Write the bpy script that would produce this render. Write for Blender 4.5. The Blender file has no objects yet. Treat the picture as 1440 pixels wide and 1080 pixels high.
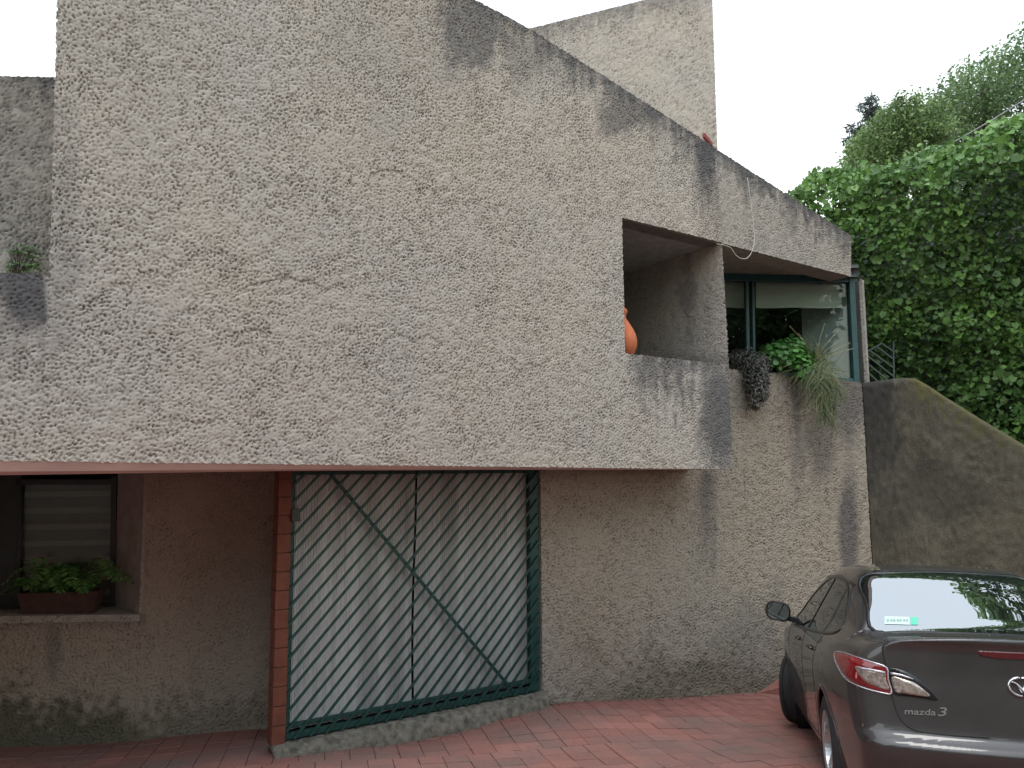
import bpy, bmesh, math, random
import numpy as np
from mathutils import Matrix, Vector

random.seed(7)
RNG = np.random.default_rng(11)
scene = bpy.context.scene
COL = scene.collection

# ---------------------------------------------------------------- camera
EYE = np.array([0.0, 0.0, 1.5])
PITCH, ROLL, FPX = math.radians(6.4), -0.006, 1080.0
F_ = np.array([0, math.cos(PITCH), math.sin(PITCH)])
U0 = np.array([0, -math.sin(PITCH), math.cos(PITCH)])
R0 = np.array([1.0, 0, 0])
R_ = R0 * math.cos(ROLL) + U0 * math.sin(ROLL)
U_ = U0 * math.cos(ROLL) - R0 * math.sin(ROLL)
cam_data = bpy.data.cameras.new('camera')
cam = bpy.data.objects.new('camera', cam_data)
COL.objects.link(cam)
cam_data.sensor_width = 36.0
cam_data.lens = 27.0
cam_data.clip_start = 0.05
cam_data.clip_end = 2000.0
mw = Matrix.Identity(4)
for i in range(3):
    mw[i][0] = R_[i]; mw[i][1] = U_[i]; mw[i][2] = -F_[i]; mw[i][3] = EYE[i]
cam.matrix_world = mw
scene.camera = cam

# ---------------------------------------------------------------- sky, sun, exposure
SUN_EL, SUN_AZ = math.radians(72), math.radians(200)   # azimuth from +Y, clockwise
world = bpy.data.worlds.new('World')
scene.world = world
world.use_nodes = True
wn, wl = world.node_tree.nodes, world.node_tree.links
bg = wn['Background']
sky = wn.new('ShaderNodeTexSky')
sky.sky_type = 'NISHITA'
sky.sun_disc = False
sky.sun_elevation = SUN_EL
sky.sun_rotation = SUN_AZ
sky.air_density = 3.0
sky.dust_density = 0.0
sky.ozone_density = 1.0
hsv = wn.new('ShaderNodeHueSaturation')          # overcast: the cloud takes the blue out of the sky
hsv.inputs['Saturation'].default_value = 0.40
wl.new(sky.outputs[0], hsv.inputs['Color'])
wl.new(hsv.outputs[0], bg.inputs['Color'])
bg.inputs['Strength'].default_value = 0.15
sun_data = bpy.data.lights.new('sun', 'SUN')
sun = bpy.data.objects.new('sun', sun_data)
COL.objects.link(sun)
sun_data.energy = 0.7
sun_data.angle = math.radians(25)
sun_data.color = (1.0, 0.97, 0.92)
sd = Vector((math.sin(SUN_AZ) * math.cos(SUN_EL), math.cos(SUN_AZ) * math.cos(SUN_EL), math.sin(SUN_EL)))
sun.rotation_euler = (-sd).to_track_quat('-Z', 'Y').to_euler()
sun.location = sd * 40
scene.view_settings.view_transform = 'Standard'
scene.view_settings.look = 'None'
scene.view_settings.gamma = 1.0
scene.view_settings.use_curve_mapping = False
scene.view_settings.exposure = 1.12
scene.render.engine = 'CYCLES'
scene.cycles.max_bounces = 8
scene.cycles.diffuse_bounces = 4
scene.cycles.glossy_bounces = 4
scene.cycles.transparent_max_bounces = 12
scene.cycles.caustics_reflective = False
scene.cycles.caustics_refractive = False

# ---------------------------------------------------------------- helpers
def ray(x, y):
    d = F_ + (x - 720) / FPX * R_ + (540 - y) / FPX * U_
    return d / np.linalg.norm(d)

def at_y(x, y, Y):                       # point seen at pixel x, y at depth Y
    d = ray(x, y)
    return EYE + d * (Y / d[1])

def on_plane(x, y, p0, n):
    d = ray(x, y)
    return EYE + d * (np.dot(p0 - EYE, n) / np.dot(d, n))

def project(P):
    q = np.asarray(P) - EYE
    w = q @ F_
    return 720 + FPX * (q @ R_) / w, 540 - FPX * (q @ U_) / w

def sstep(a, b, x):
    t = np.clip((x - a) / (b - a), 0, 1)
    return t * t * (3 - 2 * t)

def link(o, parent=None):
    COL.objects.link(o)
    if parent is not None:
        o.parent = parent
        o.matrix_parent_inverse = Matrix(parent['_m']).inverted() if '_m' in parent else Matrix.Identity(4)
    return o

def tag(o, label=None, category=None, group=None, kind=None):
    if label: o['label'] = label
    if category: o['category'] = category
    if group: o['group'] = group
    if kind: o['kind'] = kind
    return o

ROOTS = []
def root(name, loc, label=None, category=None, group=None):
    o = bpy.data.objects.new(name, None)
    o.empty_display_size = 0.2
    o.location = loc
    COL.objects.link(o)
    o['_m'] = [list(r) for r in Matrix.Translation(loc)]
    ROOTS.append(o)
    return tag(o, label, category, group)

def np_mesh(name, V, faces, attrs=None, smooth=False, normals=None):
    """faces: (M,3) or (M,4) array, or a list of such arrays"""
    V = np.asarray(V, dtype=np.float32)
    fl = faces if isinstance(faces, list) else [faces]
    fl = [np.asarray(f, dtype=np.int32) for f in fl if len(f)]
    me = bpy.data.meshes.new(name)
    me.vertices.add(len(V)); me.vertices.foreach_set('co', V.ravel())
    loops = np.concatenate([f.ravel() for f in fl])
    tot = np.concatenate([np.full(len(f), f.shape[1], np.int32) for f in fl])
    start = np.concatenate([[0], np.cumsum(tot)[:-1]]).astype(np.int32)
    me.loops.add(len(loops)); me.loops.foreach_set('vertex_index', loops)
    me.polygons.add(len(tot)); me.polygons.foreach_set('loop_start', start)
    me.polygons.foreach_set('loop_total', tot)
    me.polygons.foreach_set('use_smooth', np.full(len(tot), smooth, dtype=bool))
    if attrs:
        for k, a in attrs.items():
            at = me.attributes.new(k, 'FLOAT', 'POINT')
            at.data.foreach_set('value', np.asarray(a, dtype=np.float32))
    me.update(calc_edges=True)
    if normals is not None:
        me.normals_split_custom_set_from_vertices(np.asarray(normals, dtype=np.float32))
    return me

def obj(name, me, mat, parent=None):
    o = bpy.data.objects.new(name, me)
    if mat is not None and not me.materials:
        me.materials.append(mat)
    return link(o, parent)

class MB:
    """collects boxes, tubes, prisms and sheets into one mesh"""
    def __init__(s): s.v = []; s.f = []
    def add(s, V, F):
        b = len(s.v); s.v += [tuple(map(float, p)) for p in V]; s.f += [tuple(b + i for i in f) for f in F]
        return s
    def box(s, c, size, ax=None):
        c = np.array(c, float); h = np.array(size, float) / 2
        A = np.eye(3) if ax is None else np.array([a / np.linalg.norm(a) for a in np.array(ax, float)])
        V = [c + sx * h[0] * A[0] + sy * h[1] * A[1] + sz * h[2] * A[2] for sx in (-1, 1) for sy in (-1, 1) for sz in (-1, 1)]
        return s.add(V, [(0, 1, 3, 2), (4, 6, 7, 5), (0, 4, 5, 1), (2, 3, 7, 6), (0, 2, 6, 4), (1, 5, 7, 3)])
    def hexa(s, Q0, Q1):          # two quads, front and back, same order
        V = list(Q0) + list(Q1)
        return s.add(V, [(0, 1, 2, 3), (7, 6, 5, 4), (0, 4, 5, 1), (1, 5, 6, 2), (2, 6, 7, 3), (3, 7, 4, 0)])
    def prism(s, poly, off):
        n = len(poly); off = np.array(off, float)
        V = [np.array(p, float) for p in poly] + [np.array(p, float) + off for p in poly]
        return s.add(V, [tuple(range(n)), tuple(range(2 * n - 1, n - 1, -1))] + [(i, i + n, (i + 1) % n + n, (i + 1) % n) for i in range(n)])
    def tube(s, pts, r, n=6, cap=True):
        pts = [np.array(p, float) for p in pts]; m = len(pts)
        rs = r if hasattr(r, '__len__') else [r] * m
        V = []; F = []
        t0 = pts[1] - pts[0]; ref = np.array([0, 0, 1.0]) if abs(t0[2]) < .9 * np.linalg.norm(t0) else np.array([1.0, 0, 0])
        for i in range(m):
            t = pts[min(i + 1, m - 1)] - pts[max(i - 1, 0)]; t = t / (np.linalg.norm(t) + 1e-9)
            a = np.cross(t, ref); a /= np.linalg.norm(a) + 1e-9; b = np.cross(t, a)
            for k in range(n):
                th = 2 * math.pi * k / n
                V.append(pts[i] + rs[i] * (math.cos(th) * a + math.sin(th) * b))
        for i in range(m - 1):
            for k in range(n):
                F.append((i * n + k, i * n + (k + 1) % n, (i + 1) * n + (k + 1) % n, (i + 1) * n + k))
        if cap: F += [tuple(range(n - 1, -1, -1)), tuple(range((m - 1) * n, m * n))]
        return s.add(V, F)
    def lathe(s, prof, c, ax=(0, 0, 1), n=24):
        ax = np.array(ax, float); ax /= np.linalg.norm(ax)
        ref = np.array([1.0, 0, 0]) if abs(ax[0]) < .9 else np.array([0, 1.0, 0])
        a = np.cross(ax, ref); a /= np.linalg.norm(a); b = np.cross(ax, a); c = np.array(c, float)
        V = []; F = []; m = len(prof)
        for (r, h) in prof:
            for k in range(n):
                th = 2 * math.pi * k / n
                V.append(c + ax * h + r * (math.cos(th) * a + math.sin(th) * b))
        for i in range(m - 1):
            for k in range(n):
                F.append((i * n + k, i * n + (k + 1) % n, (i + 1) * n + (k + 1) % n, (i + 1) * n + k))
        return s.add(V, F)
    def mesh(s, name, smooth=False, bevel=0):
        me = bpy.data.meshes.new(name)
        me.from_pydata(s.v, [], s.f)
        bm = bmesh.new(); bm.from_mesh(me)
        bmesh.ops.recalc_face_normals(bm, faces=bm.faces)
        if bevel:
            bmesh.ops.bevel(bm, geom=list(bm.edges), offset=bevel, segments=2, affect='EDGES', profile=.6)
        bm.to_mesh(me); bm.free()
        for p in me.polygons: p.use_smooth = smooth
        me.update()
        return me
    def build(s, name, mat, parent=None, smooth=False, bevel=0):
        return obj(name, s.mesh(name, smooth, bevel), mat, parent)

# ---------------------------------------------------------------- materials
def mat_new(name):
    m = bpy.data.materials.new(name); m.use_nodes = True
    return m, m.node_tree.nodes, m.node_tree.links, m.node_tree.nodes['Principled BSDF']

def ramp(n, stops):
    r = n.new('ShaderNodeValToRGB'); e = r.color_ramp.elements
    e[0].position, e[0].color = stops[0][0], (*stops[0][1], 1)
    e[1].position, e[1].color = stops[-1][0], (*stops[-1][1], 1)
    for p, c in stops[1:-1]:
        k = e.new(p); k.color = (*c, 1)
    return r

def mixc(n, l, a, b, fac, mode='MIX'):
    m = n.new('ShaderNodeMix'); m.data_type = 'RGBA'; m.blend_type = mode
    for sock, v in ((m.inputs[6], a), (m.inputs[7], b)):
        if hasattr(v, 'is_output'): l.new(v, sock)
        else: sock.default_value = (*v, 1)
    if hasattr(fac, 'is_output'): l.new(fac, m.inputs[0])
    else: m.inputs[0].default_value = fac
    return m.outputs[2]

def noise(n, l, scale, detail=4, rough=.6, vec=None, dist=0):
    t = n.new('ShaderNodeTexNoise'); t.inputs['Scale'].default_value = scale
    t.inputs['Detail'].default_value = detail; t.inputs['Roughness'].default_value = rough
    t.inputs['Distortion'].default_value = dist
    if vec is not None: l.new(vec, t.inputs['Vector'])
    return t.outputs['Fac']

def coords(n, l, scale=(1, 1, 1)):
    g = n.new('ShaderNodeNewGeometry'); mp = n.new('ShaderNodeMapping'); mp.inputs['Scale'].default_value = scale
    l.new(g.outputs['Position'], mp.inputs['Vector'])
    return mp.outputs[0]

def attr(n, name):
    a = n.new('ShaderNodeAttribute'); a.attribute_name = name
    return a.outputs['Fac']

def bump(n, l, bsdf, h, strength, dist):
    b = n.new('ShaderNodeBump'); b.inputs['Strength'].default_value = strength; b.inputs['Distance'].default_value = dist
    l.new(h, b.inputs['Height']); l.new(b.outputs[0], bsdf.inputs['Normal'])

def simple(name, col, rough=.6, metal=0.0, var=.25, scale=9.0, bumpd=0, spec=.5, coat=0, dark=None, vscale=(1, 1, 1)):
    m, n, l, b = mat_new(name)
    v = coords(n, l, vscale)
    f = noise(n, l, scale, 5, .65, v)
    d = dark or tuple(c * (1 - var) for c in col)
    r = ramp(n, [(.3, d), (.7, tuple(min(1, c * (1 + var * .5)) for c in col))])
    l.new(f, r.inputs[0]); l.new(r.outputs[0], b.inputs['Base Color'])
    b.inputs['Roughness'].default_value = rough; b.inputs['Metallic'].default_value = metal
    b.inputs['Specular IOR Level'].default_value = spec
    b.inputs['Coat Weight'].default_value = coat
    if bumpd: bump(n, l, b, f, .6, bumpd)
    return m

def stucco(name, col=(.45, .397, .345), cool=(.42, .387, .357), grime=(.085, .085, .093), moss=(.075, .075, .05)):
    m, n, l, b = mat_new(name)
    v = coords(n, l)
    big = noise(n, l, .7, 4, .6, v); mid = noise(n, l, 5, 5, .7, v); fine = noise(n, l, 70, 3, .7, v)
    r = ramp(n, [(.36, cool), (.66, col)]); l.new(big, r.inputs[0])
    c = mixc(n, l, r.outputs[0], (.36, .305, .26), mid_f(n, l, mid, .50, .80, .5))
    c = mixc(n, l, c, (.56, .50, .44), mid_f(n, l, fine, .55, .8, .5))
    c = mixc(n, l, c, (.16, .135, .115), attr(n, 'pit'))
    c = mixc(n, l, c, grime, attr(n, 'grime'))
    c = mixc(n, l, c, moss, attr(n, 'moss'))
    l.new(c, b.inputs['Base Color'])
    b.inputs['Roughness'].default_value = .95; b.inputs['Specular IOR Level'].default_value = .15
    bump(n, l, b, fine, .5, .004)
    return m

def mid_f(n, l, src, a, bb, amt):
    mr = n.new('ShaderNodeMapRange'); mr.inputs[1].default_value = a; mr.inputs[2].default_value = bb
    mr.inputs[3].default_value = 0; mr.inputs[4].default_value = amt
    l.new(src, mr.inputs[0])
    return mr.outputs[0]

def leafmat(name, dark, light, rough=.45, spec=.4, trans=.25):
    m, n, l, b = mat_new(name)
    r = ramp(n, [(0, dark), (.55, tuple((a + c) / 2 for a, c in zip(dark, light))), (1, light)])
    l.new(attr(n, 'tint'), r.inputs[0])
    l.new(r.outputs[0], b.inputs['Base Color'])
    b.inputs['Roughness'].default_value = rough; b.inputs['Specular IOR Level'].default_value = spec
    t = n.new('ShaderNodeBsdfTranslucent'); l.new(r.outputs[0], t.inputs['Color'])
    mx = n.new('ShaderNodeMixShader'); mx.inputs[0].default_value = trans
    out = n['Material Output']
    l.new(b.outputs[0], mx.inputs[1]); l.new(t.outputs[0], mx.inputs[2]); l.new(mx.outputs[0], out.inputs['Surface'])
    return m

def glassmat(name, tint=(.8, .86, .85), base=.0, opaque=None, top=1.0):
    """thin pane: part mirror, part see-through"""
    m, n, l, b = mat_new(name)
    fr = n.new('ShaderNodeFresnel'); fr.inputs['IOR'].default_value = 1.5
    mr = n.new('ShaderNodeMapRange'); mr.inputs[1].default_value = .0; mr.inputs[2].default_value = 1
    mr.inputs[3].default_value = base; mr.inputs[4].default_value = top
    l.new(fr.outputs[0], mr.inputs[0])
    g = n.new('ShaderNodeBsdfGlossy'); g.inputs['Roughness'].default_value = .01; g.inputs['Color'].default_value = (.95, .97, 1, 1)
    if opaque:
        t = n.new('ShaderNodeBsdfDiffuse'); t.inputs['Color'].default_value = (*opaque, 1)
    else:
        t = n.new('ShaderNodeBsdfTransparent'); t.inputs['Color'].default_value = (*tint, 1)
    mx = n.new('ShaderNodeMixShader')
    l.new(mr.outputs[0], mx.inputs[0]); l.new(t.outputs[0], mx.inputs[1]); l.new(g.outputs[0], mx.inputs[2])
    l.new(mx.outputs[0], n['Material Output'].inputs['Surface'])
    return m

M = {}
M['stucco'] = stucco('rough_stucco')
M['stucco_low_shaded'] = stucco('rough_stucco_brown_shaded', col=(.345, .298, .24), cool=(.33, .296, .255))  # browner stucco, also darkened to put the overhang's shade into the colour
M['concrete'] = simple('smooth_mossy_concrete', (.115, .108, .085), .9, var=.45, scale=3, bumpd=.004)
M['sillrock'] = simple('rough_sill_concrete', (.17, .155, .13), .95, var=.7, scale=14, bumpd=.02)
M['pink'] = simple('pink_painted_soffit', (.64, .50, .465), .85, var=.12, scale=3)
M['plaster'] = simple('grey_plaster', (.36, .345, .32), .9, var=.3, scale=8, bumpd=.004)
M['roof'] = simple('roof_membrane', (.22, .2, .19), .9)
M['red'] = simple('red_membrane', (.24, .05, .05), .8)
M['green'] = simple('dark_green_enamel', (.007, .052, .045), .6, var=.5, scale=20)
M['greenframe'] = simple('blue_green_frame', (.015, .075, .08), .45, var=.3)
M['brick'] = simple('orange_red_brick', (.15, .048, .028), .85, var=.25, scale=12, bumpd=.004)
M['mortar'] = simple('mortar', (.075, .04, .03), .95)
M['darkiron'] = simple('dark_iron', (.02, .03, .03), .5)
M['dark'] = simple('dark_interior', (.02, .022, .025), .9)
M['whitewall'] = simple('white_interior_plaster', (.80, .83, .83), .9, var=.06)
M['blind'] = simple('cream_roman_blind', (.76, .74, .66), .9, var=.08, scale=4)
M['shade'] = None
M['glass'] = glassmat('window_glass', top=.6)
M['terracotta'] = simple('terracotta', (.065, .033, .027), .85, var=.3, scale=15)
M['gourd'] = simple('orange_clay', (.52, .15, .06), .75, var=.2, scale=8)
M['soil'] = simple('soil', (.04, .03, .022), 1.0, var=.5, scale=20)
M['bark'] = simple('bark', (.075, .06, .045), .95, var=.5, scale=18, bumpd=.01)
M['cord'] = simple('white_cord', (.5, .49, .45), .7)
M['wire'] = simple('grey_wire', (.35, .36, .38), .6)
M['ivy'] = leafmat('ivy_leaf', (.022, .055, .02), (.185, .345, .085), rough=.4)
M['tree_a'] = leafmat('broad_tree_leaf', (.08, .13, .065), (.23, .35, .15), trans=.4)
M['tree_b'] = leafmat('yellow_green_leaf', (.085, .14, .055), (.26, .38, .14), trans=.4)
M['conifer'] = leafmat('blue_conifer', (.025, .04, .04), (.07, .09, .085))
M['purple'] = leafmat('purple_green_leaf', (.03, .048, .035), (.19, .17, .16), rough=.45)
M['geranium'] = leafmat('bright_leaf', (.03, .10, .025), (.14, .36, .07))
M['straw'] = leafmat('yellow_green_blade', (.04, .07, .028), (.23, .235, .11), rough=.6)
M['fern'] = leafmat('fern_leaf', (.06, .17, .05), (.24, .5, .15), trans=.35)

def banded():
    m, n, l, b = mat_new('brown_roman_shade')
    v = coords(n, l)
    s = n.new('ShaderNodeSeparateXYZ'); l.new(v, s.inputs[0])
    w = n.new('ShaderNodeMath'); w.operation = 'MULTIPLY'; w.inputs[1].default_value = 40; l.new(s.outputs[2], w.inputs[0])
    sn = n.new('ShaderNodeMath'); sn.operation = 'SINE'; l.new(w.outputs[0], sn.inputs[0])
    r = ramp(n, [(.25, (.30, .25, .19)), (.75, (.50, .44, .35))])
    l.new(sn.outputs[0], r.inputs[0])
    f = noise(n, l, 40, 3, .6, v)
    c = mixc(n, l, r.outputs[0], (.15, .12, .09), mid_f(n, l, f, .5, .8, .4))
    l.new(c, b.inputs['Base Color']); b.inputs['Roughness'].default_value = .95
    return m
M['shade'] = banded()

def sheetmat():
    m, n, l, b = mat_new('ribbed_fibreglass')
    v = coords(n, l, (3.2, 3.2, .12))
    f = noise(n, l, 1.6, 4, .6, v)
    v2 = coords(n, l, (22, 22, .4)); f2 = noise(n, l, 2, 3, .7, v2)
    r = ramp(n, [(.36, (.37, .38, .38)), (.60, (.58, .60, .60))]); l.new(f, r.inputs[0])
    c = mixc(n, l, r.outputs[0], (.26, .25, .245), mid_f(n, l, f2, .52, .75, .6))
    v3 = coords(n, l); f3 = noise(n, l, 1.4, 3, .6, v3)
    c = mixc(n, l, c, (.42, .38, .34), mid_f(n, l, f3, .5, .8, .3))
    l.new(c, b.inputs['Base Color']); b.inputs['Roughness'].default_value = .5
    return m
M['sheet'] = sheetmat()

def tilemat():
    m, n, l, b = mat_new('red_clay_tile')
    oi = n.new('ShaderNodeObjectInfo')
    r = ramp(n, [(0, (.225, .105, .09)), (.5, (.265, .12, .10)), (1, (.30, .136, .115))]); l.new(oi.outputs['Random'], r.inputs[0])
    v = coords(n, l); f = noise(n, l, 1.3, 5, .65, v); f2 = noise(n, l, 28, 4, .7, v)
    c = mixc(n, l, r.outputs[0], (.165, .118, .106), mid_f(n, l, f, .40, .66, .85))
    c = mixc(n, l, c, (.085, .048, .04), mid_f(n, l, f2, .52, .8, .6))
    l.new(c, b.inputs['Base Color']); b.inputs['Roughness'].default_value = .8
    b.inputs['Specular IOR Level'].default_value = .3
    bump(n, l, b, f2, .4, .003)
    return m
M['tile'] = tilemat()
M['tile_plain'] = simple('red_clay_paving_far', (.25, .106, .09), .85, var=.35, scale=6)
M['joint'] = simple('paving_joint', (.115, .08, .07), .95, var=.4, scale=30)
M['earth'] = simple('earth', (.12, .1, .075), 1.0, var=.4, scale=.5)
# ---------------------------------------------------------------- ground shape
_GC = [(-1.6, 6.5, .035, .6), (.3, 8.2, .20, .8), (2.7, 9.3, .14, .8), (1.5, 8.75, .085, .6), (-2.5, 7.6, .10, .7), (-4.8, 7.1, .04, .8), (3.2, 6.2, .04, 1.6)]
def ground_z(X, Y):
    X = np.asarray(X, float); Y = np.asarray(Y, float)
    Yc = np.clip(Y, -2.5, 11)
    z = EYE[2] - (1.43 + .14 * Yc)
    for (cx, cy, a, s) in _GC:
        z = z + a * np.exp(-((X - cx) ** 2 + (Y - cy) ** 2) / (2 * s * s))
    return z

def ground_hit(x, y):
    d = ray(x, y); t = 3.0
    for _ in range(60):
        p = EYE + d * t
        t += (p[2] - ground_z(p[0], p[1])) / max(.05, -(d[2] + .14 * d[1]))  * .7
    return EYE + d * t

# ---------------------------------------------------------------- rough render relief
def bandnoise(N, lam, bw, seed):
    r = np.random.default_rng(seed)
    k = np.fft.fftfreq(N)
    kk = np.sqrt(k[:, None] ** 2 + k[None, :] ** 2) + 1e-9
    filt = np.exp(-(np.log(kk * lam) ** 2) / (2 * bw * bw))
    a = np.fft.ifft2(np.fft.fft2(r.standard_normal((N, N))) * filt).real
    return (a / a.std()).astype(np.float32)

NC = .006
NN = 1024
n1 = bandnoise(NN, .0315 / NC, .42, 1)
n2 = bandnoise(NN, .021 / NC, .35, 2)
n3 = bandnoise(NN, .16 / NC, .5, 3)
n4 = bandnoise(NN, .9 / NC, .6, 4)
n6 = bandnoise(NN, .029 / NC, .45, 6)
_rag = n1 + .55 * n2 + .10 * n3                      # ragged: coarse stones broken by finer ones
_crk = np.abs(n6 + .3 * n2)                          # short cracks between them
PITS = (sstep(.75, 2.0, _rag) + .5 * sstep(1.0, 2.2, n2 + .5 * n6) + .5 * (1 - sstep(.0, .16, _crk)) * sstep(.5, 1.5, n3 + .6 * n1)).astype(np.float32)
RELIEF = ((.0125 * PITS + .0007 * n1 + .0011 * n2) * (1.05 + .12 * n4 + .08 * n3) + .0010 * n3).astype(np.float32)
STAIN = (n4 * .6 + n3 * .4).astype(np.float32)
n4b = bandnoise(NN, .25 / NC, .8, 5)

def samp(A, u, v):
    u = np.mod(u / NC, NN); v = np.mod(v / NC, NN)
    i = u.astype(int); j = v.astype(int); fu = (u - i).astype(np.float32); fv = (v - j).astype(np.float32)
    i1 = (i + 1) % NN; j1 = (j + 1) % NN
    return (A[i, j] * (1 - fu) * (1 - fv) + A[i1, j] * fu * (1 - fv) + A[i, j1] * (1 - fu) * fv + A[i1, j1] * fu * fv)

def jitter(V, amp=.0035):
    """one field for all walls, so that edges that meet stay together"""
    x, y, z = V[:, 0], V[:, 1], V[:, 2]
    out = np.empty_like(V)
    for a, (p, q) in enumerate(((1.3, .2), (4.1, 2.7), (7.7, 5.1))):
        out[:, a] = samp(n1, x * .8 + z * .61 + p, y * .9 + z * .43 - x * .3 + q) * amp
    return out

class Rough:
    """rough-cast wall sheets gathered into one mesh"""
    def __init__(s): s.V = []; s.F = []; s.n = 0; s.pit = []; s.gr = []; s.mo = []
    def quad(s, P00, P10, P11, P01, cell=.010, amp=1.0, off=(0, 0), stain=None, uv=None, cracks=None, edges='brtl'):
        P00, P10, P11, P01 = [np.array(p, float) for p in (P00, P10, P11, P01)]
        w = max(np.linalg.norm(P10 - P00), np.linalg.norm(P11 - P01)); h = max(np.linalg.norm(P01 - P00), np.linalg.norm(P11 - P10))
        nu = max(2, int(w / cell) + 1); nv = max(2, int(h / cell) + 1)
        a = np.linspace(0, 1, nu)[:, None, None]; b = np.linspace(0, 1, nv)[None, :, None]
        P = (P00 * (1 - a) * (1 - b) + P10 * a * (1 - b) + P11 * a * b + P01 * (1 - a) * b)
        nrm = np.cross(P10 - P00, P01 - P00); nrm /= np.linalg.norm(nrm)
        hd = np.array([-nrm[1], nrm[0], 0]); hd /= np.linalg.norm(hd) + 1e-9
        V = P.reshape(-1, 3)
        uu = V @ hd + off[0]; vv = V[:, 2] + off[1]
        if uv: uu = V @ np.array(uv[0]); vv = V @ np.array(uv[1])
        hgt = samp(RELIEF, uu, vv) * amp
        A = np.linspace(0, w, nu)[:, None]; B = np.linspace(0, h, nv)[None, :]
        big_ = np.full((nu, nv), 9.0)
        edge = np.minimum(np.minimum(A if 'l' in edges else big_, w - A if 'r' in edges else big_), np.minimum(B if 'b' in edges else big_, h - B if 't' in edges else big_)).reshape(-1)
        hgt = hgt * (.35 + .65 * sstep(0, .03, edge))
        pit = np.clip(samp(PITS, uu, vv), 0, 1) * (.66 + .12 * samp(n4, uu, vv))
        if cracks:
            px, py = project(V); ck = np.zeros(len(V)); wob = 2.2 * samp(n1, uu, vv) + 2.5 * samp(n3, uu, vv)
            for line in cracks:
                sel = (px > min(q[0] for q in line) - 8) & (px < max(q[0] for q in line) + 8)
                for (xa, ya), (xb, yb) in zip(line[:-1], line[1:]):
                    t = np.clip(((px[sel] - xa) * (xb - xa) + (py[sel] - ya) * (yb - ya)) / ((xb - xa) ** 2 + (yb - ya) ** 2), 0, 1)
                    d = np.hypot(px[sel] - xa - t * (xb - xa), py[sel] + wob[sel] - ya - t * (yb - ya))
                    ck[sel] = np.maximum(ck[sel], 1 - sstep(.5, 1.9, d))
            pit = np.maximum(pit, .8 * ck); hgt = hgt + .009 * ck
        s.pit.append(np.clip(pit, 0, 1))
        st = samp(STAIN, uu, vv); fn = .45 * samp(n4b, uu * 1.0, vv * .12) + .45 * samp(n4b, uu * .6 + 3, vv * .5) + .25 * samp(n1, uu, vv)
        g, m = (np.zeros(len(V)), np.zeros(len(V)))
        if stain:
            px, py = project(V)
            g, m = stain(px, py, st, fn)
        s.gr.append(np.clip(g, 0, .93)); s.mo.append(np.clip(m, 0, .93))
        V = V - nrm * hgt[:, None] + jitter(V) * (1 - sstep(.005, .05, edge))[:, None]
        i = np.arange((nu - 1) * (nv - 1)); r = i // (nv - 1); c = i % (nv - 1)
        q = r * nv + c
        s.F.append(np.stack([q, q + nv, q + nv + 1, q + 1], 1) + s.n)
        s.V.append(V); s.n += len(V)
        return s
    def build(s, name, mat, parent):
        me = np_mesh(name, np.concatenate(s.V), np.concatenate(s.F),
                     {'pit': np.concatenate(s.pit), 'grime': np.concatenate(s.gr), 'moss': np.concatenate(s.mo)}, smooth=True)
        return obj(name, me, mat, parent)

def blob(px, py, cx, cy, rx, ry, st=0, k=.35):
    d = np.sqrt(((px - cx) / rx) ** 2 + ((py - cy) / ry) ** 2) + k * st
    return 1 - sstep(.45, 1.15, d)

def drip(px, py, x0, x1, ya, yb, fn, soft=8):
    """stain running down: full at ya, gone at yb"""
    e = 5 * fn
    side = sstep(x0 - soft, x0 + soft, px + e) * (1 - sstep(x1 - soft, x1 + soft, px + e))
    return side * (1 - sstep(ya, yb, py + 30 * fn)) * sstep(ya - 25, ya, py)

# ---------------------------------------------------------------- house planes
ANG = math.radians(33.1)
DV = np.array([math.cos(ANG), math.sin(ANG), 0]); NV = np.array([-math.sin(ANG), math.cos(ANG), 0]); ZV = np.array([0, 0, 1.0])
D_F, D_G = 5.66, 6.574
PF, PG = NV * D_F, NV * D_G
def Fp(x, y, back=0.0): return on_plane(x, y, PF + NV * back, NV)
def Gp(x, y, back=0.0): return on_plane(x, y, PG + NV * back, NV)
def S(p): return float(np.dot(p, DV))
def FP(s, z, back=0.0): return NV * (D_F + back) + DV * s + ZV * z

house = root('concrete_house', (0.3, 8.0, ground_z(.3, 8.0)), 'rough textured beige concrete house with sloping roofline and green barred garage gate', 'house')

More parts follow.
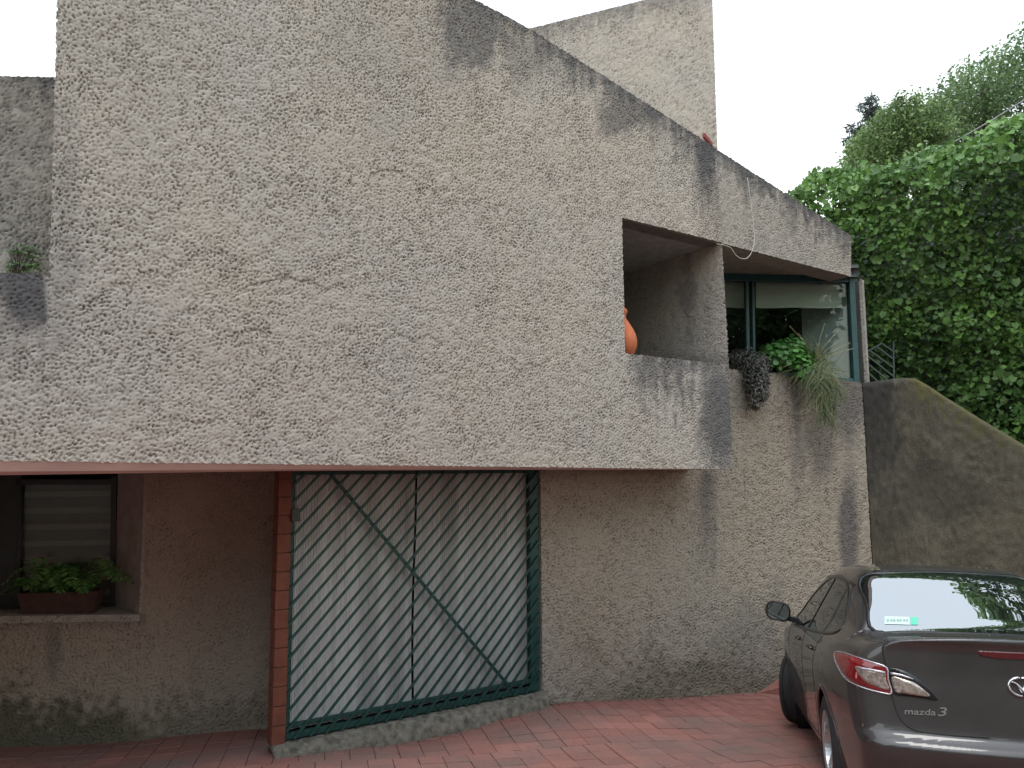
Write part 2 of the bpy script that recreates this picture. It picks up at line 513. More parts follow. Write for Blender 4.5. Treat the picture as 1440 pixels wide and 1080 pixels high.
def stain_facade(px, py, st, fn):
    roof = np.where(px < 745, 40 + (px - 745) * .535, 40 + (px - 745) * .6395)
    below = py - roof
    g = .88 * (1 - sstep(-14, 66, below + 16 * fn)) * sstep(560, 680, px)
    g = np.maximum(g, .72 * blob(px, py, 672, 20, 70, 95, st + fn, .15))
    g = np.maximum(g, .42 * blob(px, py, 735, 70, 44, 55, st + fn, .18))
    g = np.maximum(g, .32 * drip(px, py, 655, 672, 60, 210, fn, 12))
    g = np.maximum(g, .66 * blob(px, py, 888, 158, 54, 38, st + fn, .15))
    g = np.maximum(g, .95 * drip(px, py, 976 + (py - 200) * .06, 1040, 205, 360, fn * .7))
    g = np.maximum(g, .5 * drip(px, py, 985, 1040, 215, 420, fn, 14))
    g = np.maximum(g, .72 * drip(px, py, 888, 1040, 500, 590, fn, 12))
    g = np.maximum(g, .82 * blob(px, py, 1014, 590, 36, 100, st, .15))
    g = np.maximum(g, .95 * drip(px, py, -200, 66, 392, 500, fn * .6, 9) * (py < 600))
    g = np.maximum(g, .97 * sstep(374, 382, py) * (1 - sstep(415, 500, py + 16 * fn)) * (1 - sstep(54, 76, px + 6 * fn)))
    g = np.maximum(g, .5 * drip(px, py, -200, 74, 384, 560, fn, 16))
    g = np.maximum(g, .28 * blob(px, py, 90, 330, 30, 190, st))
    g = np.maximum(g, .16 * blob(px, py, 560, 40, 130, 160, st, .3))
    g = np.maximum(g, .10 * blob(px, py, 180, 60, 150, 120, st, .4))
    g = np.maximum(g, .10 * sstep(.6, 2.2, st))
    return g, 0 * px

def stain_beam(px, py, st, fn):
    roof = 40 + (px - 745) * .6395
    below = py - roof
    g = .9 * (1 - sstep(-4, 48, below + 13 * fn))
    g = np.maximum(g, .7 * drip(px, py, 1042, 1058, 232, 350, fn * .6, 7))
    g = np.maximum(g, .78 * drip(px, py, 1106, 1124, 272, 378, fn * .6, 7))
    g = np.maximum(g, .65 * drip(px, py, 1162, 1200, 310, 390, fn * .6, 10))
    g = np.maximum(g, .2)
    return g, 0 * px

def stain_low(px, py, st, fn):
    g = .6 * drip(px, py, 984, 1004, 672, 850, fn * .6, 9)
    g = np.maximum(g, .35 * blob(px, py, 1065, 905, 60, 90, st))
    g = np.maximum(g, .6 * drip(px, py, 1113, 1130, 545, 780, fn * .6, 6))
    g = np.maximum(g, .75 * blob(px, py, 1194, 740, 17, 95, st, .08))
    g = np.maximum(g, .7 * blob(px, py, 1195, 560, 36, 66, st, .15))
    g = np.maximum(g, .5 * blob(px, py, 1155, 610, 26, 80, st, .15))
    g = np.maximum(g, .3 * drip(px, py, 1022, 1050, 530, 640, fn, 10))
    m = .55 * sstep(880, 985, py + 25 * st) * sstep(770, 900, px)
    m = np.maximum(m, .4 * sstep(950, 995, py + 12 * st))
    return g, m

def stain_left(px, py, st, fn):
    m = .8 * sstep(955, 1035, py + 28 * st) * (1 - .55 * sstep(150, 300, px))
    g = .45 * (1 - sstep(0, 26, py - 868)) * sstep(860, 868, py) * (px < 205)
    g = np.maximum(g, .4 * blob(px, py, 75, 900, 12, 45, st))
    return g, m

# roofline on the facade plane
CAP = EYE[2] + 4.7
rA, rB, rC = Fp(670, 0), Fp(745, 40), Fp(1003, 205)
def roof_z(s):
    sa, sb, sc = S(rA), S(rB), S(rC)
    za, zb, zc = rA[2], rB[2], rC[2]
    z = zb + (s - sb) * ((zc - zb) / (sc - sb)) if s >= sb else zb + (s - sb) * ((zb - za) / (sb - sa))
    return min(z, CAP)
b0, b1 = Fp(0, 648), Fp(1030, 660)
def bot_z(s): return b0[2] + (s - S(b0)) * (b1[2] - b0[2]) / (S(b1) - S(b0))
def bot(s, back=0.0): return FP(s, bot_z(s), back)

ledge = Fp(70, 386); ledge0 = Fp(-120, 378)
sA, sB, sN = S(ledge0), S(ledge), S(Fp(877, 400))
zl = ledge[2]
tl = Fp(80, 0); sT = S(tl) + (CAP - tl[2]) * (S(tl) - sB) / (tl[2] - zl)    # slanted outer edge carried up to the cap
sl = (rB[2] - rA[2]) / (S(rB) - S(rA)); sR = S(rB) + (CAP - rB[2]) / sl
nBL, nTL, nTR, nBR = FP(sN, Fp(880, 497)[2]), FP(sN, Fp(875, 306)[2]), Fp(1015, 341), Fp(1025, 513)
quads = [
    (bot(sA), bot(sB), ledge, FP(sA, ledge0[2])),
    (bot(sB), bot(sN), FP(sN, zl), FP(sB, zl)),
    (FP(sB, zl), FP(sR, zl), FP(sR, CAP), FP(sT, CAP)),
    (FP(sR, zl), FP(S(rB), zl), rB, FP(sR, CAP)),
    (FP(S(rB), zl), FP(sN, zl), FP(sN, roof_z(sN)), rB),
    (bot(sN), b1, nBR, nBL),
    (nTL, nTR, Fp(1004, 206), FP(sN, roof_z(sN))),
]
CRACKS = [[(352, 401), (372, 398), (393, 390), (408, 389), (424, 397), (444, 399), (460, 409), (474, 402), (486, 403)],
    [(130, 424), (160, 404), (186, 398), (196, 384), (214, 381), (250, 388)], [(540, 480), (556, 470), (580, 478), (604, 472), (622, 484)],
    [(330, 468), (352, 465), (378, 468)], [(700, 512), (722, 506), (748, 515), (770, 510)], [(240, 596), (262, 590), (290, 597), (318, 592)], [(520, 246), (545, 238), (566, 243)]]
rw = Rough()
core = MB()
for q, eg in zip(quads, ('bt', 'b', 'lt', 't', 't', 'brt', 'brt')):
    rw.quad(*q, cell=.0082, stain=stain_facade, cracks=CRACKS, edges=eg)
    sh = [DV * .10 if abs(S(p) - sB) < .25 and p[2] >= zl - 1e-6 else 0 for p in q]
    core.hexa([p + NV * .03 + e * .15 for p, e in zip(q, sh)], [p + NV * .24 + e for p, e in zip(q, sh)])
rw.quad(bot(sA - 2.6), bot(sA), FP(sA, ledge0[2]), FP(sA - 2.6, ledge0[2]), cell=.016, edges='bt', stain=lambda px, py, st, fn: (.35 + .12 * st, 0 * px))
core.hexa([p + NV * .03 for p in (bot(sA - 2.6), bot(sA), FP(sA, ledge0[2]), FP(sA - 2.6, ledge0[2]))], [p + NV * .24 for p in (bot(sA - 2.6), bot(sA), FP(sA, ledge0[2]), FP(sA - 2.6, ledge0[2]))])
rw.build('facade_wall', M['stucco'], house)
_a, _b = FP(sA - 2.5, 0, .05), FP(sA - 2.5, 0, 4.2)
MB().hexa([_a - ZV * 1.5, _b - ZV * 1.5, _b + ZV * 2.6, _a + ZV * 2.6], [p - DV * .2 for p in (_a - ZV * 1.5, _b - ZV * 1.5, _b + ZV * 2.6, _a + ZV * 2.6)]).build('unseen_side_wall', M['plaster'], house)  # unseen closing wall, added to limit light from the left
core.build('wall_core', M['plaster'], house)

# beam over the upper window
bm_q = [Fp(1008, 340, .03), Fp(1197, 389, .03), Fp(1197, 331, .03), Fp(999, 204, .03)]
rw = Rough().quad(*bm_q, cell=.011, stain=stain_beam, off=(3.1, 1.7))
er = bm_q[1]; et = bm_q[2]
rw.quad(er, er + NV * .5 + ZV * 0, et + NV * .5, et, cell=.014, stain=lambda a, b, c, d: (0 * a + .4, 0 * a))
rw.build('beam', M['stucco'], house)
MB().hexa([p + NV * .03 - (DV * .02 if i in (1, 2) else 0) for i, p in enumerate(bm_q)], [p + NV * .3 - (DV * .02 if i in (1, 2) else 0) for i, p in enumerate(bm_q)]).build('beam_core', M['plaster'], house)

# pink soffit under the overhang, with a sloping edge band that dies out along the facade
s_l, s_r = sA - 2.5, S(b1)
ss_ = np.linspace(s_l, s_r, 40); dr_ = np.interp(ss_, [S(b0) - 3, S(b0), S(Fp(400, 655)), S(Fp(750, 658)), s_r], [.10, .088, .050, .022, .004])
V = []; Fq = []
for s_, d_ in zip(ss_, dr_):
    a = bot(s_, .006); dep = 1.6 + (s_r - s_) * .36
    V += [a, a + NV * .045 - ZV * d_ * .75, a + NV * .10 - ZV * d_, a + NV * dep - ZV * d_, a + NV * dep + ZV * .2, a + NV * .06 + ZV * .2]
for i in range(len(ss_) - 1):
    for k in range(6): Fq.append((i * 6 + k, i * 6 + (k + 1) % 6, (i + 1) * 6 + (k + 1) % 6, (i + 1) * 6 + k))
MB().add(V, Fq).build('soffit', M['pink'], house)

# roof behind the facade edge
rt = [FP(sT, CAP - .05, .2), FP(sR, CAP - .05, .2), rB + NV * .2 - ZV * .05, rC + NV * .2 - ZV * .05]
rp = MB(); RD = NV * 4 + DV * 1.2
for a, b in zip(rt[:-1], rt[1:]):
    rp.hexa([a, b, b + RD, a + RD], [a - ZV * .18, b - ZV * .18, b + RD - ZV * .18, a + RD - ZV * .18])
rp.build('roof', M['roof'], house)
tw_r = at_y(1008, 206, 9.6)
MB().box(at_y(995, 197, 9.0), (.16, .04, .05), (DV * .8 - ZV * .55, NV, ZV)).build('roof_flashing', M['red'], house)

# niche: fin wall, ceiling, floor, back
rw = Rough()
dp = NV * 1.9
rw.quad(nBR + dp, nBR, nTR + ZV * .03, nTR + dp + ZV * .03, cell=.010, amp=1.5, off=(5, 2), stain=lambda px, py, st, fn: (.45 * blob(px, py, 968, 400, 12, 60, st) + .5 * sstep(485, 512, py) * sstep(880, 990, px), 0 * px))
back0 = nBL + dp - DV * 1.45; back1 = nBR + dp
rw.quad(back0, back1, nTR + dp, np.array([back0[0], back0[1], nTL[2] + .5]), cell=.02, off=(1, 5))
rw.build('niche_wall', M['stucco'], house)
nd = MB()
tz = (nTL[2] - nTR[2]) / (S(nTR) - S(nTL)) * 1.3
nf = NV * .05
nd.hexa([nTL - DV * 1.3 + ZV * tz + nf, nTR + nf, nTR + dp, nTL - DV * 1.3 + ZV * tz + dp], [nTL - DV * 1.3 + ZV * (tz + .15) + nf, nTR + ZV * .15 + nf, nTR + dp + ZV * .15, nTL - DV * 1.3 + dp + ZV * (tz + .15)])
nd.build('niche_ceiling', M['plaster'], house)
fl0, fl1 = nBL - DV * 1.3 + NV * .03 - ZV * .002, nBR + NV * .03 - ZV * .002
MB().hexa([fl0, fl1, fl1 + dp, fl0 + dp], [p - ZV * .1 for p in (fl0, fl1, fl1 + dp, fl0 + dp)]).build('niche_floor', M['plaster'], house)
_n0, _n1 = fl0 - ZV * .05, fl0 + dp * 1.06 - ZV * .05
MB().hexa([_n0, _n1, _n1 + ZV * 2.0, _n0 + ZV * 2.0], [p - DV * .12 for p in (_n0, _n1, _n1 + ZV * 2.0, _n0 + ZV * 2.0)]).build('niche_side', M['plaster'], house)

_k = [nBL + dp * 1.02 - DV * 1.6 - ZV * .1, nBR + dp * 1.02 + DV * .1 - ZV * .1]
_k = [_k[0], _k[1], _k[1] + ZV * 1.9, _k[0] + ZV * 1.9]
MB().hexa([p + NV * .05 for p in _k], [p + NV * .2 for p in _k]).build('niche_back', M['plaster'], house)
_k = [fl0 - DV * .14 - ZV * .1, fl0 - DV * .14 + dp * 1.1 - ZV * .1]
_k = [_k[0], _k[1], _k[1] + ZV * 2.1, _k[0] + ZV * 2.1]
MB().hexa(_k, [p - DV * .1 for p in _k]).build('niche_side_core', M['plaster'], house)

# tower behind the roof
TY = 10.5
def tq(x, y): return at_y(x, y, TY)
tl_, tr_ = tq(660, 61), tq(1001, -24)
br_ = tq(1012, 300); bl_ = tq(668, 300)
rw = Rough().quad(bl_, br_, tr_, tl_, cell=.016, off=(8, 3), stain=lambda px, py, st, fn: (.42 * (1 - sstep(0, 40, py - (40 - (px - 745) * .25) + 12 * fn)) + .13 + .03 * st, 0 * px))
tb = np.array([0.25, 2.2, 0])
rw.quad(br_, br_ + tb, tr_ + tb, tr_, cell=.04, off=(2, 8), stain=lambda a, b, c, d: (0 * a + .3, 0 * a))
rw.build('tower_wall', M['stucco'], house)
MB().hexa([p + np.array([-.05 if i in (1, 2) else .0, .06, -.04]) for i, p in enumerate((bl_, br_, tr_, tl_))], [p + np.array([0, 2.2, -.04]) for p in (bl_, br_, tr_, tl_)]).build('tower_core', M['plaster'], house)

# recessed wall above the ledge at the far end
rq = [Fp(-420, 392, 1.1), Fp(300, 392, 1.1), Fp(300, 113, 1.1), Fp(-420, 98, 1.1)]
Rough().quad(*rq, cell=.012, off=(6, 6), stain=lambda px, py, st, fn: (.3 + .35 * (1 - sstep(0, 60, py - 106 + 20 * fn)) + .08 * st, 0 * px)).build('recessed_wall', M['stucco'], house)
MB().hexa([p + NV * .04 for p in rq], [p + NV * .3 for p in rq]).build('recessed_wall_core', M['plaster'], house)
lf = [FP(sA, ledge0[2] - .01, .03), FP(sB + .3, zl - .01, .03)]
MB().hexa([lf[0], lf[1], lf[1] + NV * 1.1, lf[0] + NV * 1.1], [p - ZV * .12 for p in (lf[0], lf[1], lf[1] + NV * 1.1, lf[0] + NV * 1.1)]).build('ledge_floor', M['plaster'], house)

# lower walls either side of the crease, and the planter front
GA0, GA1, GB1 = np.array([.29, 8.03]), np.array([2.755, 9.18]), np.array([4.49, 9.80])
def V3(p, z): return np.array([p[0], p[1], z])
za = bot_z(S(b1)) + .03
nA = np.array([-(GA1 - GA0)[1], (GA1 - GA0)[0], 0]); nA /= np.linalg.norm(nA)
nB = np.array([-(GB1 - GA1)[1], (GB1 - GA1)[0], 0]); nB /= np.linalg.norm(nB)
def Bp(x, y): return on_plane(x, y, V3(GB1, 0), nB)
rw = Rough()
gzA, gzB, gzC = [float(ground_z(*p)) - .35 for p in (GA0, GA1, GB1)]
ptl, ptr = Bp(1000, 516), Bp(1212, 538)
pm = V3(GA1, ptl[2] + (GA1[0] - ptl[0]) / (ptr[0] - ptl[0]) * (ptr[2] - ptl[2]))
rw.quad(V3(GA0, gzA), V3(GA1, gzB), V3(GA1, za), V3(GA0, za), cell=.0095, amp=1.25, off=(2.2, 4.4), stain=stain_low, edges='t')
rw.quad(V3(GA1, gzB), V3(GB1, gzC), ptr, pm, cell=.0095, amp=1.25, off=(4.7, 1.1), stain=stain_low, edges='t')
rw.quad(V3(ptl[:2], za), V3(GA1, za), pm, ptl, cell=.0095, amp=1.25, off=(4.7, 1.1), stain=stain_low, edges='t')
rw.build('lower_wall', M['stucco_low_shaded'], house)
co = MB()
co.hexa([V3(GA0, gzA) + nA * .04, V3(GA1, gzB) + nA * .04, V3(GA1, za) + nA * .04, V3(GA0, za) + nA * .04], [V3(GA0, gzA) + nA * .2, V3(GA1, gzB) + nA * .2, V3(GA1, za) + nA * .2, V3(GA0, za) + nA * .2])
co.hexa([V3(ptl[:2], gzB) + nB * .04, V3(GB1, gzC) + nB * .04, ptr + nB * .04 - ZV * .01, ptl + nB * .04 - ZV * .01], [V3(ptl[:2], gzB) + nB * .13, V3(GB1, gzC) + nB * .13, ptr + nB * .13 - ZV * .01, ptl + nB * .13 - ZV * .01])
co.build('lower_wall_core', M['plaster'], house)

# upper window
gl0, gl1 = at_y(1000, 391, 9.86), at_y(1204, 394, 9.98)
gdir = gl1 - gl0; gdir[2] = 0; gw = np.linalg.norm(gdir); gdir /= gw; gn = np.array([-gdir[1], gdir[0], 0])
def Wp(x, y, back=0): return on_plane(x, y, gl1 + gn * back, gn)
ztop, zbot = gl1[2], ptr[2] - .03
win = MB()
def wbar(xa, ya, xb, yb, w, d, back=0): 
    a, b = Wp(xa, ya, back), Wp(xb, yb, back); t = b - a; L = np.linalg.norm(t)
    win.box((a + b) / 2, (L, w, d), (t, np.cross(t, gn), gn))
wbar(1000, 389, 1204, 392, .12, .07)
wbar(1195.5, 388, 1203, 540, .075, .09)
wbar(1049, 385, 1051.5, 540, .04, .08); wbar(1058, 385, 1060.5, 540, .03, .05)
wbar(1000, 520, 1207, 536, .05, .07)
uw = win.build('upper_window', M['greenframe'], house, bevel=.004)
p0, p1, p2, p3 = Wp(1001, 532, .01), Wp(1200, 532, .01), Wp(1200, 395, .01), Wp(1001, 392, .01)
MB().hexa([p0, p1, p2, p3], [p + gn * .006 for p in (p0, p1, p2, p3)]).build('pane', M['glass'], uw)
# blind with soft folds
bl = MB()
for (xa, xb, ya, yb, mat_back) in ((1063, 1184, 396, 433, .10), (1008, 1050, 396, 433, .16)):
    nx = 14; rows = [0, .22, .3, .5, .58, .8, .9, 1.0]; dd = [.0, .03, .0, .035, .005, .05, .02, .03]
    V = []; Fq = []
    for j, (t, e) in enumerate(zip(rows, dd)):
        for i in range(nx):
            V.append(Wp(xa + (xb - xa) * i / (nx - 1), ya + (yb - ya) * t + (.5 * math.sin(i * .8) if j > 5 else 0), mat_back - e + .004 * math.sin(i * 1.7 + j)))
    for j in range(len(rows) - 1):
        for i in range(nx - 1):
            Fq.append((j * nx + i, j * nx + i + 1, (j + 1) * nx + i + 1, (j + 1) * nx + i))
    bl.add(V, Fq)
bl.build('blind', M['blind'], uw, smooth=True)
# room behind the glass
rz0, rz1 = zbot - .3, ztop + .06
rR0 = gl1 + gdir * -.005; RL = gl0 - gdir * .5
dpt = np.array([-.05, 2.6, 0]); wdp = np.array([-.44, .62, 0])
def zz(p, z): return np.array([p[0], p[1], z])
_w0 = rR0 - gdir * .04 + gn * .06
MB().hexa([zz(_w0, rz0), zz(_w0 + wdp, rz0), zz(_w0 + wdp, rz1), zz(_w0, rz1)], [zz(p, z) + gdir * .03 + np.array([0, .05, 0]) for p, z in ((_w0, rz0), (_w0 + wdp, rz0), (_w0 + wdp, rz1), (_w0, rz1))]).build('room_side', M['whitewall'], house)
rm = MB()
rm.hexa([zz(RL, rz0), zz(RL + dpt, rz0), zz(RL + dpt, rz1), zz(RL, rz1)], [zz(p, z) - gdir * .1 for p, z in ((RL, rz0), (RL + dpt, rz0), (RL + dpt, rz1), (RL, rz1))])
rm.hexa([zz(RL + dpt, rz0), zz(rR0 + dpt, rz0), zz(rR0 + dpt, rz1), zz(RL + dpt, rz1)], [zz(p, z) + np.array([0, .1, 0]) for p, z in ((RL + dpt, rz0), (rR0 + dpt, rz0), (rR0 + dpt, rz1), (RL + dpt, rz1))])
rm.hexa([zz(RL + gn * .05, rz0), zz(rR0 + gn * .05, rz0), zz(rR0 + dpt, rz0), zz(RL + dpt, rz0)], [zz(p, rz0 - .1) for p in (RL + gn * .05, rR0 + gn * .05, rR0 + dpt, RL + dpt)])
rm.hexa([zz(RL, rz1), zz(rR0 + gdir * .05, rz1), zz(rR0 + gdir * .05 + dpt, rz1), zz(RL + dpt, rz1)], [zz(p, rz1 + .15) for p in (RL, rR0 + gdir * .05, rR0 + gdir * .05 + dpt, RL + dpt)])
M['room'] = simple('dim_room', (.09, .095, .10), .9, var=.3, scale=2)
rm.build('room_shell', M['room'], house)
# beam soffit down to the window head
bs = [bm_q[0] + NV * .03 + ZV * .02 - DV * .1, bm_q[1] + NV * .03 + ZV * .012, zz(gl1 + gdir * .1, gl1[2] + .045), zz(gl0 - gdir * .2, gl1[2] + .075)]
V = []; Fq = []; n_ = 9
for j_ in range(n_):
    for i_ in range(n_):
        a, b = i_ / (n_ - 1), j_ / (n_ - 1)
        V.append(bs[0] * (1 - a) * (1 - b) + bs[1] * a * (1 - b) + bs[2] * a * b + bs[3] * (1 - a) * b)
for j_ in range(n_ - 1):
    for i_ in range(n_ - 1): Fq.append((j_ * n_ + i_, j_ * n_ + i_ + 1, (j_ + 1) * n_ + i_ + 1, (j_ + 1) * n_ + i_))
k_ = len(V); V += [p + ZV * .12 for p in V[:k_]]; Fq += [tuple(k_ + q for q in f[::-1]) for f in Fq]
MB().add(V, Fq).build('beam_soffit', M['plaster'], house, smooth=True)
# thin end wall beside the glass
ew = gl1 + gdir * .035
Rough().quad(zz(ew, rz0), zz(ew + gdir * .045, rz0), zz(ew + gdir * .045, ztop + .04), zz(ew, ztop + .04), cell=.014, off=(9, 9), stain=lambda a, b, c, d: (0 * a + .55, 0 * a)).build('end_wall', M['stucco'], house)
MB().box(zz(ew + gdir * .022 + np.array([0, 1.3, 0]), (rz0 + ztop + .03) / 2), (.04, 2.4, ztop + .03 - rz0), (gdir, gn, ZV)).build('end_wall_core', M['plaster'], house)
# planter soil
so = [ptl + nB * .1 - ZV * .05, ptr + nB * .1 - ZV * .05, zz(gl1 - gn * .03, ptr[2] - .05), zz(gl0 - gn * .03, ptl[2] - .05)]
MB().hexa(so, [p - ZV * .2 for p in so]).build('planter_soil', M['soil'], house)

# wall with the low window
LW0, LW1 = np.array([-4.63, 6.94]), np.array([-2.33, 7.40])
ld = np.array([*(LW1 - LW0), 0]); ld /= np.linalg.norm(ld); ln = np.array([-ld[1], ld[0], 0])
def Lp(x, y, back=0): return on_plane(x, y, V3(LW1, 0) + ln * back, ln)
tR, bR = Lp(203, 668), Lp(197, 864)
lt = bot_z(0) + .02
xr = Lp(430, 800); xl = Lp(-420, 800)
gl = float(ground_z(*xl[:2])) - .35; gm = float(ground_z(*bR[:2])) - .35; gr_ = float(ground_z(*xr[:2])) - .35
rw = Rough()
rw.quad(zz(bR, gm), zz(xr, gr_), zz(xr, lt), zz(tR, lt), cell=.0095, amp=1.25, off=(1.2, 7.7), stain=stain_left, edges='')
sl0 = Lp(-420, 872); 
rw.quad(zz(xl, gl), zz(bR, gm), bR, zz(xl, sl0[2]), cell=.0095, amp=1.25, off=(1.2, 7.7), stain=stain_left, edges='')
rw.build('window_wall', M['stucco_low_shaded'], house)
co = MB()
for q in ([zz(bR, gm), zz(xr, gr_), zz(xr, lt), zz(tR, lt)], [zz(xl, gl), zz(bR, gm), bR - ZV * .02, zz(xl, sl0[2] - .02)]):
    co.hexa([p + ln * .05 for p in q], [p + ln * .12 for p in q])
co.build('window_wall_core', M['plaster'], house)
iT, iB = Lp(165, 668, .42), Lp(161, 852, .42)
iT = zz(iT, lt); iL = Lp(18, 852, .42); oL = zz(xl, sl0[2])
rv = MB()
rv.hexa([bR, iB, iT, zz(tR, lt)], [p + ld * .06 + ln * .03 for p in (bR, iB, iT, zz(tR, lt))])
rv.hexa([oL, bR, iB, zz(xl + ln * .42, iL[2])], [p - ZV * .06 for p in (oL, bR, iB, zz(xl + ln * .42, iL[2]))])
jl = Lp(24, 760, .40); 
rv.build('window_reveal', M['plaster'], house); rv = MB()
rv.hexa([zz(jl, iL[2] - .1), zz(jl - ld * 1.6, iL[2] - .1), zz(jl - ld * 1.6, lt), zz(jl, lt)], [p + ln * .1 for p in (zz(jl, iL[2] - .1), zz(jl - ld * 1.6, iL[2] - .1), zz(jl - ld * 1.6, lt), zz(jl, lt))])
rv.build('shutter', M['darkiron'], house)
lw = MB()
def lbar(xa, ya, xb, yb, w, d, back=.43):
    a, b = Lp(xa, ya, back), Lp(xb, yb, back); t = b - a; L = np.linalg.norm(t)
    lw.box((a + b) / 2, (L, w, d), (t, np.cross(t, ln), ln))
lbar(24, 678, 165, 678, .05, .06); lbar(24, 850, 165, 850, .05, .06); lbar(26, 670, 25, 855, .06, .055); lbar(161, 670, 159, 855, .05, .055)
wo = lw.build('low_window', M['darkiron'], house)
q = [Lp(26, 850, .45), Lp(160, 850, .45), Lp(162, 677, .45), Lp(27, 677, .45)]
MB().hexa(q, [p + ln * .006 for p in q]).build('pane', M['glass'], wo)
# brown shade: gathered horizontal folds
V = []; Fq = []; nx, ny = 22, 37
for j in range(ny):
    for i in range(nx):
        V.append(Lp(24 + 140 * i / (nx - 1), 674 + 180 * j / (ny - 1), .52 + .012 * math.sin(j * 1.05) + .006 * math.sin(i * 1.3)))
for j in range(ny - 1):
    for i in range(nx - 1): Fq.append((j * nx + i, j * nx + i + 1, (j + 1) * nx + i + 1, (j + 1) * nx + i))
MB().add(V, Fq).build('shade', M['shade'], wo, smooth=True)

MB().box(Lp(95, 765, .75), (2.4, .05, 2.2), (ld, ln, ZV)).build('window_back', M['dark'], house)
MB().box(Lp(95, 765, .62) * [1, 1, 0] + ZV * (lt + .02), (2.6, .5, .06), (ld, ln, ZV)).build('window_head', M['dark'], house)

# ---------------------------------------------------------------- garage gate
gs0, gs1 = S(Gp(406, 850)), S(Gp(758, 820))
gz1 = Gp(580, 662)[2] + .03
gb0, gb1 = Gp(402, 1040)[2], Gp(762, 972)[2]
gz0 = (gb0 + gb1) / 2
GW, GH = gs1 - gs0, gz1 - gz0
def GP(s, z, back=0.0): return NV * (D_G + back) + DV * s + ZV * z
fr = MB()
def grail(sa, za_, sb, zb_, w, d, back):
    a, b = GP(sa, za_, back), GP(sb, zb_, back); t = b - a; L = np.linalg.norm(t)
    fr.box((a + b) / 2, (L, w, d), (t, np.cross(t, NV), NV))
grail(gs0, gz1 - .03, gs1, gz1 - .03, .06, .05, .03)
grail(gs0, gz0 + .025, gs1, gz0 + .025, .05, .05, .034)
grail(gs0 + .02, gz0 + .105, gs1, gz0 + .105, .035, .04, .03)
grail(gs0 + .015, gz0, gs0 + .015, gz1, .03, .045, .026)
grail(gs1 - .05, gz0, gs1 - .05, gz1, .10, .06, .04)
gate = fr.build('garage_gate', M['green'], house, bevel=.004)
tag(gate, 'green gate of slanting bars over pale ribbed sheets')
step = .143; SLP = 1.05
bars = []
unit = MB().box((0, 0, 0), (1, .0215, .016)).mesh('bar'); unit.materials.append(M['green'])
def barobj(name, a, b, parent, th=1.0):
    o = bpy.data.objects.new(name, unit)
    t = (b - a); L = np.linalg.norm(t); t = t / L; c = (a + b) / 2
    w = np.cross(NV, t)
    m = Matrix([[t[0] * L, w[0] * th, NV[0], c[0]], [t[1] * L, w[1] * th, NV[1], c[1]], [t[2] * L, w[2] * th, NV[2], c[2]], [0, 0, 0, 1]])
    COL.objects.link(o); o.parent = parent; o.matrix_parent_inverse = Matrix.Identity(4)
    o.matrix_basis = Matrix(house['_m']).inverted() @ m if False else m
    return o
gate.parent = house; gate.matrix_parent_inverse = Matrix(house['_m']).inverted()
k = -GW * SLP + .05
while k < GH - .03:
    # line z = gz0 + k + (s - gs0)
    sa = max(gs0, gs0 - k / SLP); sb = min(gs1, gs0 + (GH - k) / SLP)
    if sb - sa > .06:
        jt = random.uniform(-.004, .004)
        o = barobj('bar', GP(sa, gz0 + k + (sa - gs0) * SLP + jt, -.008), GP(sb, gz0 + k + (sb - gs0) * SLP + jt, -.008), gate)
    k += step
br0, br1 = Gp(463, 664), Gp(727, 978)
o = barobj('brace', GP(S(br0), min(br0[2], gz1), .012), GP(S(br1), max(br1[2], gz0), .012), gate, 1.35)
# two ribbed sheets behind the bars
smid = S(Gp(588, 800))
for i, (a, b) in enumerate(((gs0 + .06, smid - .012), (smid + .012, gs1 - .1))):
    n = int((b - a) / .0042); ss = np.linspace(a, b, n); zs = np.linspace(gz0 + .055, gz1 - .05, 16)
    ph = 2 * math.pi * ss / .0235
    wv = .0035 * np.sign(np.sin(ph)) * np.abs(np.sin(ph)) ** .5 + .006 * np.sin(ss * 9 + i) + .004 * np.sin(ss * 23 + 1)
    curl = np.exp(-((ss - smid) / .06) ** 2)
    V = np.array([GP(s_, z_, .085 + w_ + c_ * .03 * math.sin((z_ - gz0) * 2.2)) for z_ in zs for s_, w_, c_ in zip(ss, wv, curl)])
    q = np.array([(j * n + i_, j * n + i_ + 1, (j + 1) * n + i_ + 1, (j + 1) * n + i_) for j in range(15) for i_ in range(n - 1)])
    obj('ribbed_sheet', np_mesh('ribbed_sheet', V, q, smooth=False), M['sheet'], gate)
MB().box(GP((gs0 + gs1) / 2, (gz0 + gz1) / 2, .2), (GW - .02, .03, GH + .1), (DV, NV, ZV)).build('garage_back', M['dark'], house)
MB().box(GP(gs0 + .03, Gp(411, 724)[2], -.01), (.075, .07, .11), (DV, NV, ZV)).build('gate_lock', M['darkiron'], house, bevel=.006)

# rough concrete sill under the gate
V = []; Fq = []; nx = 60; prof = [(-.15, -.5), (-.14, .0), (-.115, .6), (-.075, .93), (.02, 1.0), (.12, 1.0)]
for i in range(nx):
    s_ = gs0 - .12 + (GW + .14) * i / (nx - 1)
    pg = GP(s_, 0, -.1); g = float(ground_z(pg[0], pg[1]))
    for (bk, h) in prof:
        z_ = g + (gz0 - .006 - g) * h
        e = samp(n3, np.array([s_ * 2.0]), np.array([bk * 3 + h]))[0] * .014 + samp(n1, np.array([s_ * 1.3]), np.array([h]))[0] * .006
        V.append(GP(s_, z_ + (e if h < .99 else e * .2 - .008), bk - abs(e)))
m_ = len(prof)
for i in range(nx - 1):
    for j in range(m_ - 1): Fq.append((i * m_ + j, (i + 1) * m_ + j, (i + 1) * m_ + j + 1, i * m_ + j + 1))
Fq.append(tuple(range(m_)))
MB().add(V, Fq).build('gate_sill', M['sillrock'], house, smooth=True)

